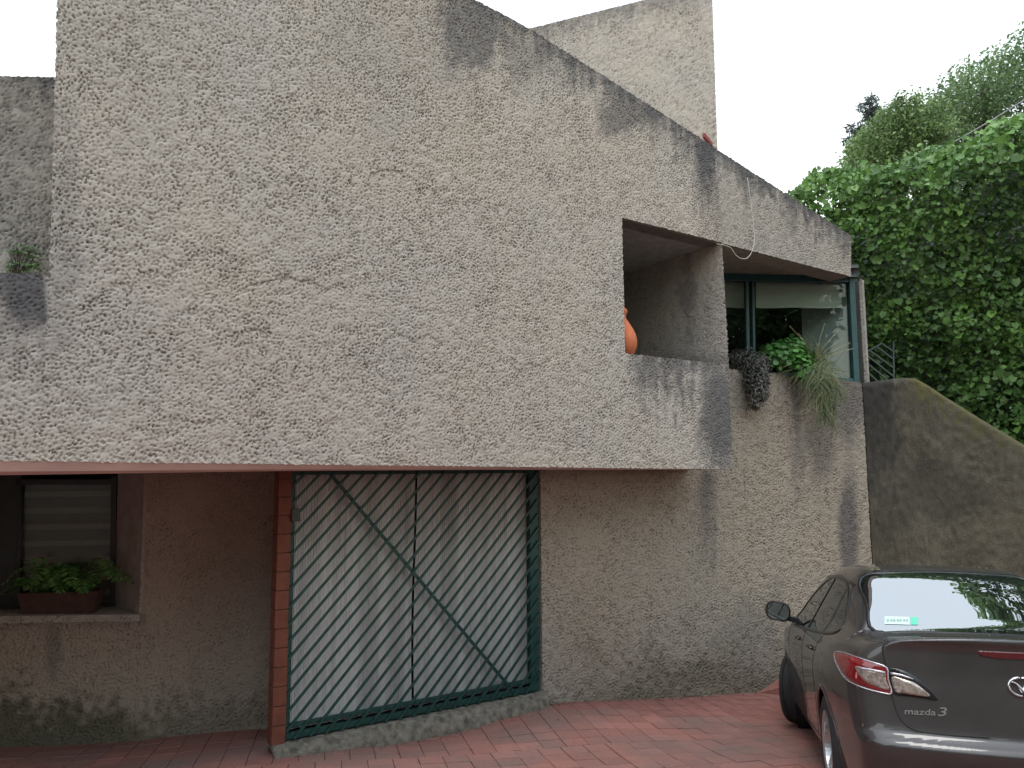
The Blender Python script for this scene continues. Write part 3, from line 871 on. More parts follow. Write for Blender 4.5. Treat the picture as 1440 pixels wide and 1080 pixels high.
# brick pier
ps0, ps1 = S(Gp(386, 850)), gs0 - .006
pw = ps1 - ps0
pz0 = gz0 - .02; npc = 15
pier = MB().box(GP((ps0 + ps1) / 2, (pz0 + lt) / 2 - .1, .04), (pw - .016, .11, lt - pz0 + .3), (DV, NV, ZV)).build('pier', M['mortar'], house)
ch = (lt - pz0) / npc
bk = MB().box((0, 0, 0), (pw, .135, ch - .006)).mesh('brick', bevel=.004); bk.materials.append(M['brick'])
for i in range(npc):
    o = bpy.data.objects.new('brick', bk); COL.objects.link(o); o.parent = pier
    c = GP((ps0 + ps1) / 2 + random.uniform(-.003, .003), pz0 + ch * (i + .5), .04 + random.uniform(-.003, .003))
    R = Matrix([[DV[0], NV[0], 0, c[0]], [DV[1], NV[1], 0, c[1]], [0, 0, 1, c[2]], [0, 0, 0, 1]])
    o.matrix_basis = R @ Matrix.Rotation(random.uniform(-.006, .006), 4, 'Z')
# ---------------------------------------------------------------- driveway and ground
gx = np.concatenate([np.linspace(-300, -8, 14), np.linspace(-7, 9, 65), np.linspace(10, 300, 14)])
gy = np.concatenate([np.linspace(-300, -5, 12), np.linspace(-4, 12, 65), np.linspace(13, 400, 14)])
XX, YY = np.meshgrid(gx, gy, indexing='ij')
near = np.clip(1 - np.maximum(np.abs(XX - 1) - 10, 0) / 10, 0, 1)
ZZ = ground_z(XX, YY) - .05
V = np.stack([XX, YY, ZZ], -1).reshape(-1, 3)
ny = len(gy); idx = np.arange(len(gx) * ny).reshape(len(gx), ny)
q = np.stack([idx[:-1, :-1], idx[1:, :-1], idx[1:, 1:], idx[:-1, 1:]], -1).reshape(-1, 4)
o = obj('ground', np_mesh('ground', V, q, smooth=True), M['earth']); tag(o, kind='structure')

# mortar bed of the driveway, following the slope
dx = np.linspace(-8, 9, 86); dy = np.linspace(-4, 10.4, 73)
XX, YY = np.meshgrid(dx, dy, indexing='ij')
V = np.stack([XX, YY, ground_z(XX, YY) - .007], -1).reshape(-1, 3)
ny = len(dy); idx = np.arange(len(dx) * ny).reshape(len(dx), ny)
q = np.stack([idx[:-1, :-1], idx[1:, :-1], idx[1:, 1:], idx[:-1, 1:]], -1).reshape(-1, 4)
drive = obj('driveway', np_mesh('driveway', V, q, smooth=True), M['joint']); tag(drive, kind='structure')

TA = math.radians(13.0); ta = np.array([math.cos(TA), math.sin(TA)]); tb2 = np.array([-math.sin(TA), math.cos(TA)])
TS = .20
crease = float(np.dot(ground_hit(482, 1076)[:2], tb2)); crease2 = float(np.dot(ground_hit(1129, 1030)[:2], tb2))
tcr = (crease + crease2) / 2
variants = []
for k in range(4):
    me = MB().box((0, 0, -.006), (TS - .007 + .001 * k, TS - .006, .018)).mesh('tile', bevel=.003)
    me.materials.append(M['tile']); variants.append(me)
def inside_house(p):
    q3 = np.array([p[0], p[1], 0])
    if p[0] < -1.9: return np.dot(q3 - np.array([*LW0, 0]), ln) > .15
    if p[0] < .3: return np.dot(q3, NV) > D_G - .02
    if p[0] < 2.755: return np.dot(q3 - np.array([*GA0, 0]), nA) > .1
    return np.dot(q3 - np.array([*GA1, 0]), nB) > .1
cand = []; rest = []
ja0 = int(-9 / TS); 
for i in range(-50, 60):
    for j in range(-26, 60):
        oj = tcr + (j * TS if j < 0 else j * TS + .022) + TS / 2
        oi = i * TS + (.07 if j >= 0 else 0)
        c = ta * oi + tb2 * oj
        if not (-7 < c[0] < 8 and -3.5 < c[1] < 10) or inside_house(c): continue
        z = float(ground_z(*c)); h = .02
        nx_ = float(ground_z(c[0] + h, c[1]) - z) / h; ny_ = float(ground_z(c[0], c[1] + h) - z) / h
        n_ = np.array([-nx_, -ny_, 1]); n_ /= np.linalg.norm(n_)
        px, py = project(np.array([c[0], c[1], z])) if c[1] > .5 else (-1e4, 1e4)
        (cand if (-25 < px < 1175 and 950 < py < 1098) else rest).append((c, z, n_, px, py, j))
cand.sort(key=lambda t: t[0][1])
rest += cand[300:]; cand = cand[:300]
def tile_matrix(c, z, n_, dz=0, rot=0, tilt=(0, 0)):
    a3 = np.array([ta[0], ta[1], 0]); a3 = a3 - n_ * np.dot(a3, n_); a3 /= np.linalg.norm(a3); b3 = np.cross(n_, a3)
    p = np.array([c[0], c[1], z]) + n_ * dz
    m = Matrix([[a3[0], b3[0], n_[0], p[0]], [a3[1], b3[1], n_[1], p[1]], [a3[2], b3[2], n_[2], p[2]], [0, 0, 0, 1]])
    return m @ Matrix.Rotation(rot, 4, 'Z') @ Matrix.Rotation(tilt[0], 4, 'X') @ Matrix.Rotation(tilt[1], 4, 'Y')
for (c, z, n_, px, py, j) in cand:
    o = bpy.data.objects.new('tile', random.choice(variants)); COL.objects.link(o); o.parent = drive
    o.matrix_basis = tile_matrix(c, z, n_, random.uniform(-.003, .003) + (.006 if j < 0 else 0), random.uniform(-.008, .008), (random.uniform(-.006, .006), random.uniform(-.006, .006)))
base = np.array([(sx * (TS - .006) / 2, sy * (TS - .006) / 2, sz) for sz in (-.013, .001) for sx, sy in ((-1, -1), (1, -1), (1, 1), (-1, 1))])
bf = [(4, 5, 6, 7), (0, 1, 5, 4), (1, 2, 6, 5), (2, 3, 7, 6), (3, 0, 4, 7)]
Vs = []; Fs = []
for (c, z, n_, px, py, j) in rest:
    m = np.array(tile_matrix(c, z, n_, (.004 if j < 0 else 0)))
    Fs += [tuple(len(Vs) * 8 + i for i in f) for f in bf]
    Vs.append(base @ m[:3, :3].T + m[:3, 3])
o = obj('paving', np_mesh('paving', np.concatenate(Vs), np.array(Fs)), M['tile_plain'], drive); tag(o, kind='stuff')

# tiled ramp rising along the wall behind the car
r0 = V3(GA1, 0) + np.array([*(GB1 - GA1), 0]) * .04; rd = np.array([*(GB1 - GA1), 0]); rd /= np.linalg.norm(rd)
q0 = []; 
for t, h, w in ((0, .0, .02), (.55, .30, .55), (2.2, 1.0, .6)):
    a = r0 + rd * t; g = float(ground_z(a[0], a[1]))
    f = a - nB * w; gf = float(ground_z(f[0], f[1]))
    q0.append((zz(a + nB * .05, g - .1), zz(f, gf - .1), zz(f, gf + h + .004), zz(a + nB * .05, g + h + .004)))
rp = MB()
for a, b in zip(q0[:-1], q0[1:]): rp.hexa(a, b)
o = rp.build('ramp', M['tile_plain']); tag(o, kind='structure')

# ---------------------------------------------------------------- stair parapet
pts_px = [(1213, 538), (1240, 534), (1268, 530.5), (1288, 531), (1306, 541), (1330, 557), (1380, 588), (1440, 624), (1520, 668), (1640, 730), (1900, 800)]
S0 = np.array([GB1[0] + .012, GB1[1] + .03, 0]); S1 = np.array([6.9, 9.0, 0])
sdv = S1 - S0; sdv /= np.linalg.norm(sdv); sn = np.array([-sdv[1], sdv[0], 0])
def Sp(x, y): return on_plane(x, y, S0, sn)
top = [Sp(*p) for p in pts_px]
cols = []
for a, b in zip(top[:-1], top[1:]):
    for t in np.linspace(0, 1, 22)[:-1]: cols.append(a + (b - a) * t)
cols.append(top[-1])
V = []; Fq = []
th = .26; rad = .075
for c in cols:
    g = float(ground_z(c[0], c[1])) - .4
    ring = [c * [1, 1, 0] + ZV * g]
    for z in np.linspace(0, 1, 110)[1:]: ring.append(c * [1, 1, 0] + ZV * (g + (c[2] - rad - g) * z))
    for a in np.linspace(0, math.pi / 2, 7)[1:]: ring.append(c + sn * rad * (1 - math.cos(a)) - ZV * rad * (1 - math.sin(a)))
    ring += [c + sn * (th - .03), c + sn * th - ZV * .03, c * [1, 1, 0] + sn * th + ZV * g]
    V += ring
nr = len(ring)
V = np.array(V); nc = len(cols)
i = np.arange((nc - 1) * (nr - 1)); r = i // (nr - 1); c = i % (nr - 1); q = r * nr + c
q = np.stack([q, q + nr, q + nr + 1, q + 1], 1)
uu = V @ sdv
V[:, :] -= np.outer(samp(n3, uu, V[:, 2]) * .0035 + samp(n1, uu, V[:, 2]) * .0016 + samp(n2, uu, V[:, 2]) * .001, sn)
px, py = project(V); st = samp(STAIN, uu, V[:, 2]); fn = samp(n4b, uu, V[:, 2] * .4)
ty = np.interp(px, [p[0] for p in pts_px], [p[1] for p in pts_px])
bel = py - ty
g_ = np.maximum(.85 * drip(px, py, 1196, 1262, 540, 860, fn, 14), .35 * (1 - sstep(8, 90, bel + 30 * fn)))
g_ = np.maximum(g_, .4 * blob(px, py, 1300, 690, 90, 60, st))
m_ = (.75 * sstep(1262, 1300, px) - .35 * sstep(1330, 1400, px)) * (1 - sstep(4, 34, bel + 10 * fn + 6 * st))
def parapet_mat():
    m, n, l, b = mat_new('mossy_smooth_concrete')
    v = coords(n, l); f = noise(n, l, 1.6, 5, .65, v); f2 = noise(n, l, 55, 6, .8, v); f3 = noise(n, l, 6, 8, .75, v)
    rr = ramp(n, [(.3, (.074, .066, .048)), (.5, (.112, .10, .074)), (.72, (.158, .143, .11))]); l.new(f, rr.inputs[0])
    c = mixc(n, l, rr.outputs[0], (.06, .056, .042), mid_f(n, l, f3, .45, .75, .7))
    c = mixc(n, l, c, (.25, .24, .21), mid_f(n, l, f2, .52, .75, .75))
    c = mixc(n, l, c, (.040, .038, .038), attr(n, 'grime'))
    c = mixc(n, l, c, (.125, .118, .045), attr(n, 'moss'))
    l.new(c, b.inputs['Base Color']); b.inputs['Roughness'].default_value = .95; b.inputs['Specular IOR Level'].default_value = .2
    bump(n, l, b, f2, .9, .015)
    return m
sw = obj('stair_wall', np_mesh('stair_wall', V, q, {'grime': np.clip(g_, 0, 1), 'moss': np.clip(m_, 0, 1)}, smooth=True), parapet_mat())
tag(sw, 'dark mossy smooth concrete stair wall with sloping rounded top behind the car', 'wall')
# ---------------------------------------------------------------- foliage helpers
def rotmats(nrm, up_jit, rng):
    """frames whose z axis is nrm and whose y axis points mostly downhill (leaf tip)"""
    n = nrm / (np.linalg.norm(nrm, axis=1, keepdims=True) + 1e-9)
    t = np.tile(np.array([0, 0, -1.0]), (len(n), 1)) + rng.normal(0, up_jit, (len(n), 3))
    t -= n * np.sum(t * n, 1, keepdims=True); t /= np.linalg.norm(t, axis=1, keepdims=True) + 1e-9
    b = np.cross(t, n)
    return np.stack([b, t, n], 2)           # columns

def scatter(name, tv, tf, pos, rot, size, tint, mat, parent=None):
    tv = np.asarray(tv, float); k = len(tv); n = len(pos)
    V = np.einsum('nij,kj->nki', rot, tv) * np.asarray(size).reshape(-1, 1, 1) + pos[:, None, :]
    fs = []
    for m in (3, 4):
        f = np.array([q for q in tf if len(q) == m], dtype=np.int64)
        if len(f): fs.append((f[None] + (np.arange(n) * k)[:, None, None]).reshape(-1, m))
    me = np_mesh(name, V.reshape(-1, 3), fs, {'tint': np.repeat(np.clip(tint, 0, 1), k)}, smooth=True)
    o = obj(name, me, mat, parent)
    return o

# ivy leaf: five shallow lobes, folded along the midrib; y is the tip direction
IVY_V = [(0, 0, 0), (0, .42, -.10), (0, 1.05, -.22), (.5, .56, .04), (.42, -.12, .02), (-.5, .56, .04), (-.42, -.12, .02)]
IVY_F = [(0, 4, 1), (4, 3, 1), (1, 3, 2), (0, 1, 6), (6, 1, 5), (1, 2, 5)]
OVAL_V = [(0, 0, 0), (.26, .35, .05), (0, .5, -.02), (-.26, .35, .05), (.18, .75, .0), (-.18, .75, .0), (0, 1, -.10)]
OVAL_F = [(0, 1, 2), (0, 2, 3), (1, 4, 2), (2, 5, 3), (2, 4, 6), (2, 6, 5)]
ROUND_V = [(0, 0, 0)] + [(.5 * math.sin(a), .5 - .5 * math.cos(a), .09 * (i % 2)) for i, a in enumerate(np.linspace(.5, 2 * math.pi - .5, 7))]
ROUND_F = [(0, i, i + 1) for i in range(1, 7)]

def vnoise(P, lam, seed):
    """smooth value noise in space, about -1..1"""
    r = np.random.default_rng(seed); G = r.uniform(-1, 1, (32, 32, 32))
    q = P / lam + 100; i = np.floor(q).astype(int); f = q - i; f = f * f * (3 - 2 * f); i %= 32
    out = 0
    for a in (0, 1):
        for b in (0, 1):
            for c in (0, 1):
                w = (f[:, 0] if a else 1 - f[:, 0]) * (f[:, 1] if b else 1 - f[:, 1]) * (f[:, 2] if c else 1 - f[:, 2])
                out = out + w * G[(i[:, 0] + a) % 32, (i[:, 1] + b) % 32, (i[:, 2] + c) % 32]
    return out

def limb(mb, a, b, r0, r1, wob, n=7):
    a, b = np.array(a, float), np.array(b, float)
    pts = [a + (b - a) * t + np.array([random.uniform(-1, 1), random.uniform(-1, 1), 0]) * wob * math.sin(math.pi * t) for t in np.linspace(0, 1, n)]
    mb.tube(pts, list(np.linspace(r0, r1, n)), 7)
    return pts

# ---------------------------------------------------------------- ivy-covered boundary wall
rng = np.random.default_rng(5)
I0, I1 = np.array([4.6, 13.3]), np.array([10.6, 9.6])
iv = I1 - I0; il = np.linalg.norm(iv); iv /= il; inn = np.array([-iv[1], iv[0]])
if inn[1] > 0: inn = -inn                       # faces the driveway
ivy = root('ivy_wall', (7.0, 12.0, ground_z(7, 11)), 'tall boundary wall covered in thick glossy green ivy', 'ivy')
# crest of the ivy along the wall, from points read off its outline
cp = [(1100, 285), (1122, 272), (1178, 246), (1230, 240), (1262, 238), (1282, 226), (1333, 222), (1384, 204), (1415, 178), (1445, 160), (1520, 120), (1620, 90)]
ts, hs = [], []
for (x, y) in cp:
    d = ray(x, y); A = np.array([[d[0], -iv[0]], [d[1], -iv[1]]]); sol = np.linalg.solve(A, I0 + inn * .55)
    ts.append(sol[1]); hs.append((EYE + d * sol[0])[2])
def crest(t): return np.interp(t, ts, hs)
ibot = float(ground_z(7, 11)) - .2
def ivy_pts(N, depth_lo, depth_hi, seed):
    r = np.random.default_rng(seed)
    t = r.uniform(-1.1, il + .8, N); hmax = crest(t)
    u = r.uniform(0, 1, N); z = ibot + (hmax - ibot) * u
    P0 = np.stack([I0[0] + iv[0] * t, I0[1] + iv[1] * t, z], 1)
    big = vnoise(P0, 1.15, 1) * .36 + vnoise(P0, .5, 2) * .24 + vnoise(P0, .28, 7) * .17
    over = 1.15 * sstep(.48, .90, u) * (1 - sstep(.93, 1.02, u) * .8)          # the growth hangs forward near the crest
    dep = .28 + big + over + r.uniform(depth_lo, depth_hi, N)
    P = P0 + np.concatenate([inn, [0]]) * dep[:, None]
    P[:, 2] += r.normal(0, .05, N) + .14 * vnoise(P0, .5, 9) * (u > .9)
    return P, u, big, t
P, u, big, t = ivy_pts(82000, -.26, .08, 21)
e = .05
nrm = np.tile(np.array([*inn, .55]), (len(P), 1)) + rng.normal(0, .85, (len(P), 3))
clump = vnoise(P, .42, 30)
tint = .45 + .34 * clump + rng.normal(0, .17, len(P)) + .18 * sstep(.5, 1, u)  # lighter leaf tint near the crest stands in for top light
fol = scatter('foliage', IVY_V, IVY_F, P, rotmats(nrm, .8, rng), np.clip(rng.lognormal(-2.76, .34, len(P)), .03, .13), tint, M['ivy'], ivy); tag(fol, kind='stuff')
st_ = MB()
for k in range(40):
    tt = random.uniform(0, il); z = random.uniform(ibot + 1, crest(tt) - .3)
    a = np.array([*(I0 + iv * tt + inn * .35), z]); 
    st_.tube([a + np.array([random.uniform(-.15, .15), random.uniform(-.1, .1), -.22 * j]) for j in range(4)], .008, 5)
st_.build('stem', M['bark'], ivy)
wl_ = MB()
for a, b in zip(np.linspace(-.8, il, 30)[:-1], np.linspace(-.8, il, 30)[1:]):
    pa, pb = I0 + iv * a - inn * .05, I0 + iv * b - inn * .05
    za_, zb_ = crest(a) - .40, crest(b) - .40
    q = [np.array([*pa, ibot]), np.array([*pb, ibot]), np.array([*pb, zb_]), np.array([*pa, za_])]
    off = np.array([*(-inn * .25), 0]); wl_.hexa(q, [p + off for p in q])
wl_.build('wall', simple('shaded_old_wall', (.03, .04, .025), .95), ivy)

# ---------------------------------------------------------------- trees beyond the ivy
def make_tree(name, label, outline, Y, depth, N, size, mat, trunk_px, seed, leaf=(OVAL_V, OVAL_F), group='trees beyond the ivy wall', lam=1.1):
    """crown fills the outline read at distance Y, given real depth"""
    r = np.random.default_rng(seed)
    base = at_y(trunk_px[0], trunk_px[1], Y); gz = float(ground_z(base[0], base[1]))
    rt_ = root(name, (base[0], base[1], gz), label, 'tree', group)
    poly = np.array([at_y(x, y, Y) for x, y in outline])
    lo, hi = poly.min(0), poly.max(0)
    pts = []
    def inside(q):
        x, z = q[:, 0], q[:, 2]; c = np.zeros(len(q), bool); j = len(poly) - 1
        for i in range(len(poly)):
            xi, zi, xj, zj = poly[i, 0], poly[i, 2], poly[j, 0], poly[j, 2]
            c ^= ((zi > z) != (zj > z)) & (x < (xj - xi) * (z - zi) / (zj - zi + 1e-12) + xi); j = i
        return c
    while sum(len(p) for p in pts) < N:
        q = np.stack([r.uniform(lo[0], hi[0], N), Y + r.uniform(-depth, depth, N), r.uniform(lo[2], hi[2], N)], 1)
        f = q.copy(); k = (q[:, 1]) / Y; f[:, 0] = q[:, 0]
        keep = inside(q) & (vnoise(q, lam, seed + 1) + .5 * vnoise(q, lam * .4, seed + 2) > -.12)
        pts.append(q[keep])
    P = np.concatenate(pts)[:N]
    P += r.normal(0, size * .5, P.shape)
    nr = r.normal(0, .55, P.shape) + np.array([0, -.35, .8])
    tint = .45 + .3 * vnoise(P, lam * .7, seed + 3) + r.normal(0, .16, N)
    f = scatter('crown', leaf[0], leaf[1], P, rotmats(nr, .8, r), r.uniform(.7, 1.3, N) * size, tint, mat, rt_); tag(f, kind='stuff')
    mb = MB(); c = poly.mean(0)
    tr = limb(mb, (base[0], base[1], gz - .2), (c[0], c[1], c[2] + .2 * (hi[2] - c[2])), .2, .09, .25)
    for k in range(9):
        q = P[r.integers(N)]; s0 = tr[random.randint(3, 6)]
        limb(mb, s0, s0 + (q - s0) * .85, .055, .012, .12, 5)
    mb.build('trunk', M['bark'], rt_, smooth=True)
    return rt_

make_tree('broadleaf_tree', 'grey green broadleaf tree with the tallest crown beyond the ivy',
    [(1290, 140), (1300, 131), (1316, 138), (1334, 118), (1352, 120), (1366, 110), (1370, 90), (1380, 84), (1392, 88), (1400, 102), (1412, 98), (1420, 82), (1440, 76), (1500, 60), (1560, 110), (1560, 300), (1380, 270), (1290, 268), (1278, 200)], 17.5, 1.8, 36000, .10, M['tree_a'], (1420, 420), 41)
make_tree('broadleaf_tree', 'lower yellow green tree beside the dark conifer beyond the ivy',
    [(1204, 248), (1203, 215), (1212, 182), (1224, 170), (1240, 170), (1262, 166), (1284, 160), (1300, 150), (1310, 200), (1305, 268), (1205, 266)], 16, 1.4, 22000, .085, M['tree_b'], (1255, 420), 52)
# conifer: sparse tiers of needle sprays
def conifer():
    r = np.random.default_rng(77); Y = 19.0
    top_, bot_ = at_y(1225, 128, Y), at_y(1222, 330, Y)
    gz = float(ground_z(bot_[0], bot_[1]))
    rt_ = root('conifer_tree', (bot_[0], bot_[1], gz), 'thin dark conifer tip standing against the white sky', 'tree', 'trees beyond the ivy wall')
    mb = MB(); mb.tube([zz(top_, gz - .2), zz(top_, gz + 2), top_ * [1, 1, 1]], [.14, .1, .01], 6)
    P, Nn = [], []
    spr = [(1226, 138, 10, 5), (1222, 150, 16, 8), (1230, 158, 16, 8), (1226, 166, 14, 8), (1204, 180, 14, 7), (1212, 188, 16, 8), (1202, 198, 18, 7), (1212, 210, 16, 9), (1200, 214, 10, 5), (1206, 226, 12, 7), (1198, 234, 9, 6), (1222, 180, 14, 10), (1226, 200, 16, 14), (1220, 225, 16, 14), (1224, 250, 18, 16)]
    for (x, y, rx, ry) in spr:
        n = int(rx * ry * 2.6)
        for _ in range(n):
            a, q = r.uniform(0, 2 * math.pi), math.sqrt(r.uniform(0, 1))
            P.append(at_y(x + rx * q * math.cos(a), y + ry * q * math.sin(a), Y + r.uniform(-.35, .35)))
        c = at_y(x, y, Y); mb.tube([zz(top_, c[2] - .12), c, at_y(x + (x - 1226) * .5, y, Y)], [.02, .012, .004], 5)
    P = np.array(P); nr = r.normal(0, .8, P.shape) + np.array([0, -.3, .5])
    tv = [(-.05, 0, 0), (.05, 0, 0), (.12, .5, .0), (0, 1, -.1), (-.12, .5, 0)]
    f = scatter('crown', tv, [(0, 1, 2, 4), (4, 2, 3)], P, rotmats(nr, 1.2, r), r.uniform(.07, .15, len(P)), .4 + r.normal(0, .2, len(P)), M['conifer'], rt_); tag(f, kind='stuff')
    mb.build('trunk', M['bark'], rt_, smooth=True)
conifer()

# ---------------------------------------------------------------- planter plants on the upper ledge
def clump_plant(name, label, blobs, mat, size, dens, seed, leaf, cat='plant', stems=True, group=None, droop=.4):
    """blobs: (pixel x, y, rx, ry, depth) lumps of growth; depth is metres in front of the glass line"""
    r = np.random.default_rng(seed); Ps = []; C0 = None
    for (x, y, rx, ry, Y) in blobs:
        c = at_y(x, y, Y); k = Y / FPX
        if C0 is None: C0 = c
        n = int(rx * ry * dens)
        d = r.normal(0, 1, (n, 3)); d /= np.linalg.norm(d, axis=1, keepdims=True)
        rad = r.uniform(.55, 1.05, n) ** .6
        Ps.append((c + d * rad[:, None] * np.array([rx * k, min(rx, ry) * k * .8, ry * k]), d))
    P = np.concatenate([p for p, _ in Ps]); D = np.concatenate([d for _, d in Ps])
    P += r.normal(0, size * .35, P.shape)
    rt_ = root(name, C0 - ZV * .1, label, cat, group)
    nr = D * .9 + r.normal(0, .45, P.shape) + np.array([0, -.3, .45])
    tint = .42 + .25 * vnoise(P, .12, seed) + r.normal(0, .2, len(P))
    f = scatter('foliage', leaf[0], leaf[1], P, rotmats(nr, droop, r), r.uniform(.65, 1.3, len(P)) * size, tint, mat, rt_); tag(f, kind='stuff')
    if stems:
        mb = MB()
        for (x, y, rx, ry, Y) in blobs:
            c = at_y(x, y, Y)
            for _ in range(4):
                e_ = c + r.normal(0, 1, 3) * np.array([rx, rx * .5, ry]) * Y / FPX * .5
                mb.tube([C0 - ZV * .08, (C0 + e_) / 2 + r.normal(0, .02, 3), e_], .004, 5)
        mb.build('stem', M['bark'], rt_)
    return rt_
clump_plant('trailing_shrub', 'dark purplish small leaved shrub trailing over the planter edge beside the pier', [(1050, 508, 22, 17, 9.22), (1066, 512, 16, 18, 9.20), (1064, 532, 19, 18, 9.14), (1066, 550, 16, 15, 9.10), (1062, 566, 9, 9, 9.08), (1036, 502, 10, 11, 9.25)], M['purple'], .036, 2.6, 61, (OVAL_V, OVAL_F))
clump_plant('leafy_plant', 'bright green leafy plant in the middle of the upper planter', [(1100, 500, 24, 17, 9.38), (1122, 504, 20, 17, 9.35), (1132, 518, 15, 12, 9.3), (1086, 494, 14, 11, 9.45), (1110, 486, 18, 11, 9.45)], M['geranium'], .062, 1.0, 62, (ROUND_V, ROUND_F))

def grass_plant():
    r = np.random.default_rng(63)
    c = at_y(1146, 520, 9.5)
    rt_ = root('grassy_plant', c, 'straw coloured grassy plant spilling down the planter wall near the window corner', 'plant')
    V, Fq, T = [], [], []
    def blade(pts, w, tint):
        pts = np.array(pts); m = len(pts); b = len(V)
        for i, p in enumerate(pts):
            t = pts[min(i + 1, m - 1)] - pts[max(i - 1, 0)]; t /= np.linalg.norm(t) + 1e-9
            s_ = np.cross(t, np.array([r.normal(0, .2), -1, .2])); s_ /= np.linalg.norm(s_) + 1e-9
            ww = w * (1 - (i / (m - 1)) ** 2 * .9)
            V.append(p - s_ * ww); V.append(p + s_ * ww); T.extend([tint, tint])
        for i in range(m - 1): Fq.append((b + 2 * i, b + 2 * i + 1, b + 2 * i + 3, b + 2 * i + 2))
    axis = np.array([(1128, 508), (1140, 514), (1152, 522), (1158, 536), (1162, 552), (1164, 570), (1167, 588)], float)
    for k in range(900):
        u_ = r.beta(1.1, 1.7) * 6; i0 = int(min(u_, 5)); c0 = axis[i0] + (axis[i0 + 1] - axis[i0]) * (u_ - i0)
        spread = np.interp(u_, [0, 2, 3.5, 6], [16, 15, 12, 6])
        x0, y0 = c0 + r.normal(0, 1, 2) * [spread * .8, 7]
        a = r.normal(math.pi / 2 if u_ > 1.5 else r.choice([.3, 1.2, 2.2, 2.9]), .75)
        L = r.uniform(9, 30); Yd = 9.46 - .3 * sstep(.5, 2.6, u_) + r.uniform(-.07, .05)
        pts = []
        for t in np.linspace(0, 1, 5):
            pts.append(at_y(x0 + L * t * math.cos(a) + 5 * math.sin(k + 3 * t) * t, y0 + L * t * math.sin(a) * .7 + 13 * t * t, Yd - .05 * t))
        blade(pts, r.uniform(.0025, .0065), np.clip(r.normal(.40, .24), 0, 1))
    for k in range(110):                                  # upright and arching blades
        x0, y0 = r.normal(1143, 10), 516 + r.normal(0, 6); ang = r.normal(-.1, .85); L = r.uniform(18, 52)
        x1, y1 = x0 + L * math.sin(ang) * 1.1, y0 - L * abs(math.cos(ang)) * .95
        Yd = r.uniform(9.3, 9.5); pts = []; kk = r.normal(0, 7)
        for t in np.linspace(0, 1, 5):
            pts.append(at_y(x0 + (x1 - x0) * t + kk * t * t, y0 + (y1 - y0) * t + 14 * t * t * abs(math.sin(ang)), Yd - .1 * t))
        blade(pts, r.uniform(.003, .006), np.clip(r.normal(.6, .25), 0, 1))
    me = np_mesh('blade', np.array(V), np.array(Fq), {'tint': np.array(T)}, smooth=True)
    f = obj('blades', me, M['straw'], rt_); tag(f, kind='stuff')
    mb = MB()                                              # thin dry flower stalks
    for (x1, y1) in ((1110, 458), (1122, 468), (1182, 462), (1196, 482), (1188, 474), (1160, 455), (1200, 490)):
        x0, y0 = 1146, 512; pts = []
        for t in np.linspace(0, 1, 6): pts.append(at_y(x0 + (x1 - x0) * t, y0 + (y1 - y0) * (t ** .7), 9.5 - .08 * t))
        mb.tube(pts, .0028, 5)
    mb.build('stalk', simple('dry_stalk', (.42, .36, .2), .8), rt_)
grass_plant()

# little plant on the far ledge
clump_plant('ledge_plant', 'small straggly green plant on the high ledge', [(26, 374, 20, 7, 5.6), (44, 374, 16, 7, 5.6), (12, 358, 14, 10, 5.65), (46, 356, 13, 9, 5.6), (30, 350, 10, 8, 5.6)], M['tree_a'], .030, .55, 64, (OVAL_V, OVAL_F), droop=1.6)

# ---------------------------------------------------------------- fern in its terracotta trough
tp = [Lp(30, 866, .17), Lp(142, 858, .17)]
fc = (tp[0] + tp[1]) / 2; fc[2] = bR[2] + .012
trough = root('planter_trough', fc, 'terracotta trough standing on the sill of the low window', 'planter')
hw, hd_, hh = np.linalg.norm(tp[1] - tp[0]) * .5, .11, .20
mb = MB()
def rect(w, d, z): return [fc + ld * sx * w + ln * sy * d + ZV * z for sx, sy in ((-1, -1), (1, -1), (1, 1), (-1, 1))]
lv = [rect(hw * .88, hd_ * .85, .0), rect(hw * .97, hd_ * .97, hh - .035), rect(hw * 1.0, hd_ * 1.05, hh - .034), rect(hw * 1.0, hd_ * 1.05, hh), rect(hw * .94, hd_ * .9, hh), rect(hw * .92, hd_ * .85, hh - .05)]
Vv = [p for l_ in lv for p in l_]; Ff = [tuple(range(3, -1, -1)), tuple(range(20, 24))]
for i in range(5):
    for k in range(4): Ff.append((i * 4 + k, i * 4 + (k + 1) % 4, (i + 1) * 4 + (k + 1) % 4, (i + 1) * 4 + k))
mb.add(Vv, Ff); mb.build('trough', M['terracotta'], trough)
fern = root('fern', fc + ZV * .16, 'lush green fern growing in the terracotta window trough', 'fern')
r = np.random.default_rng(8)
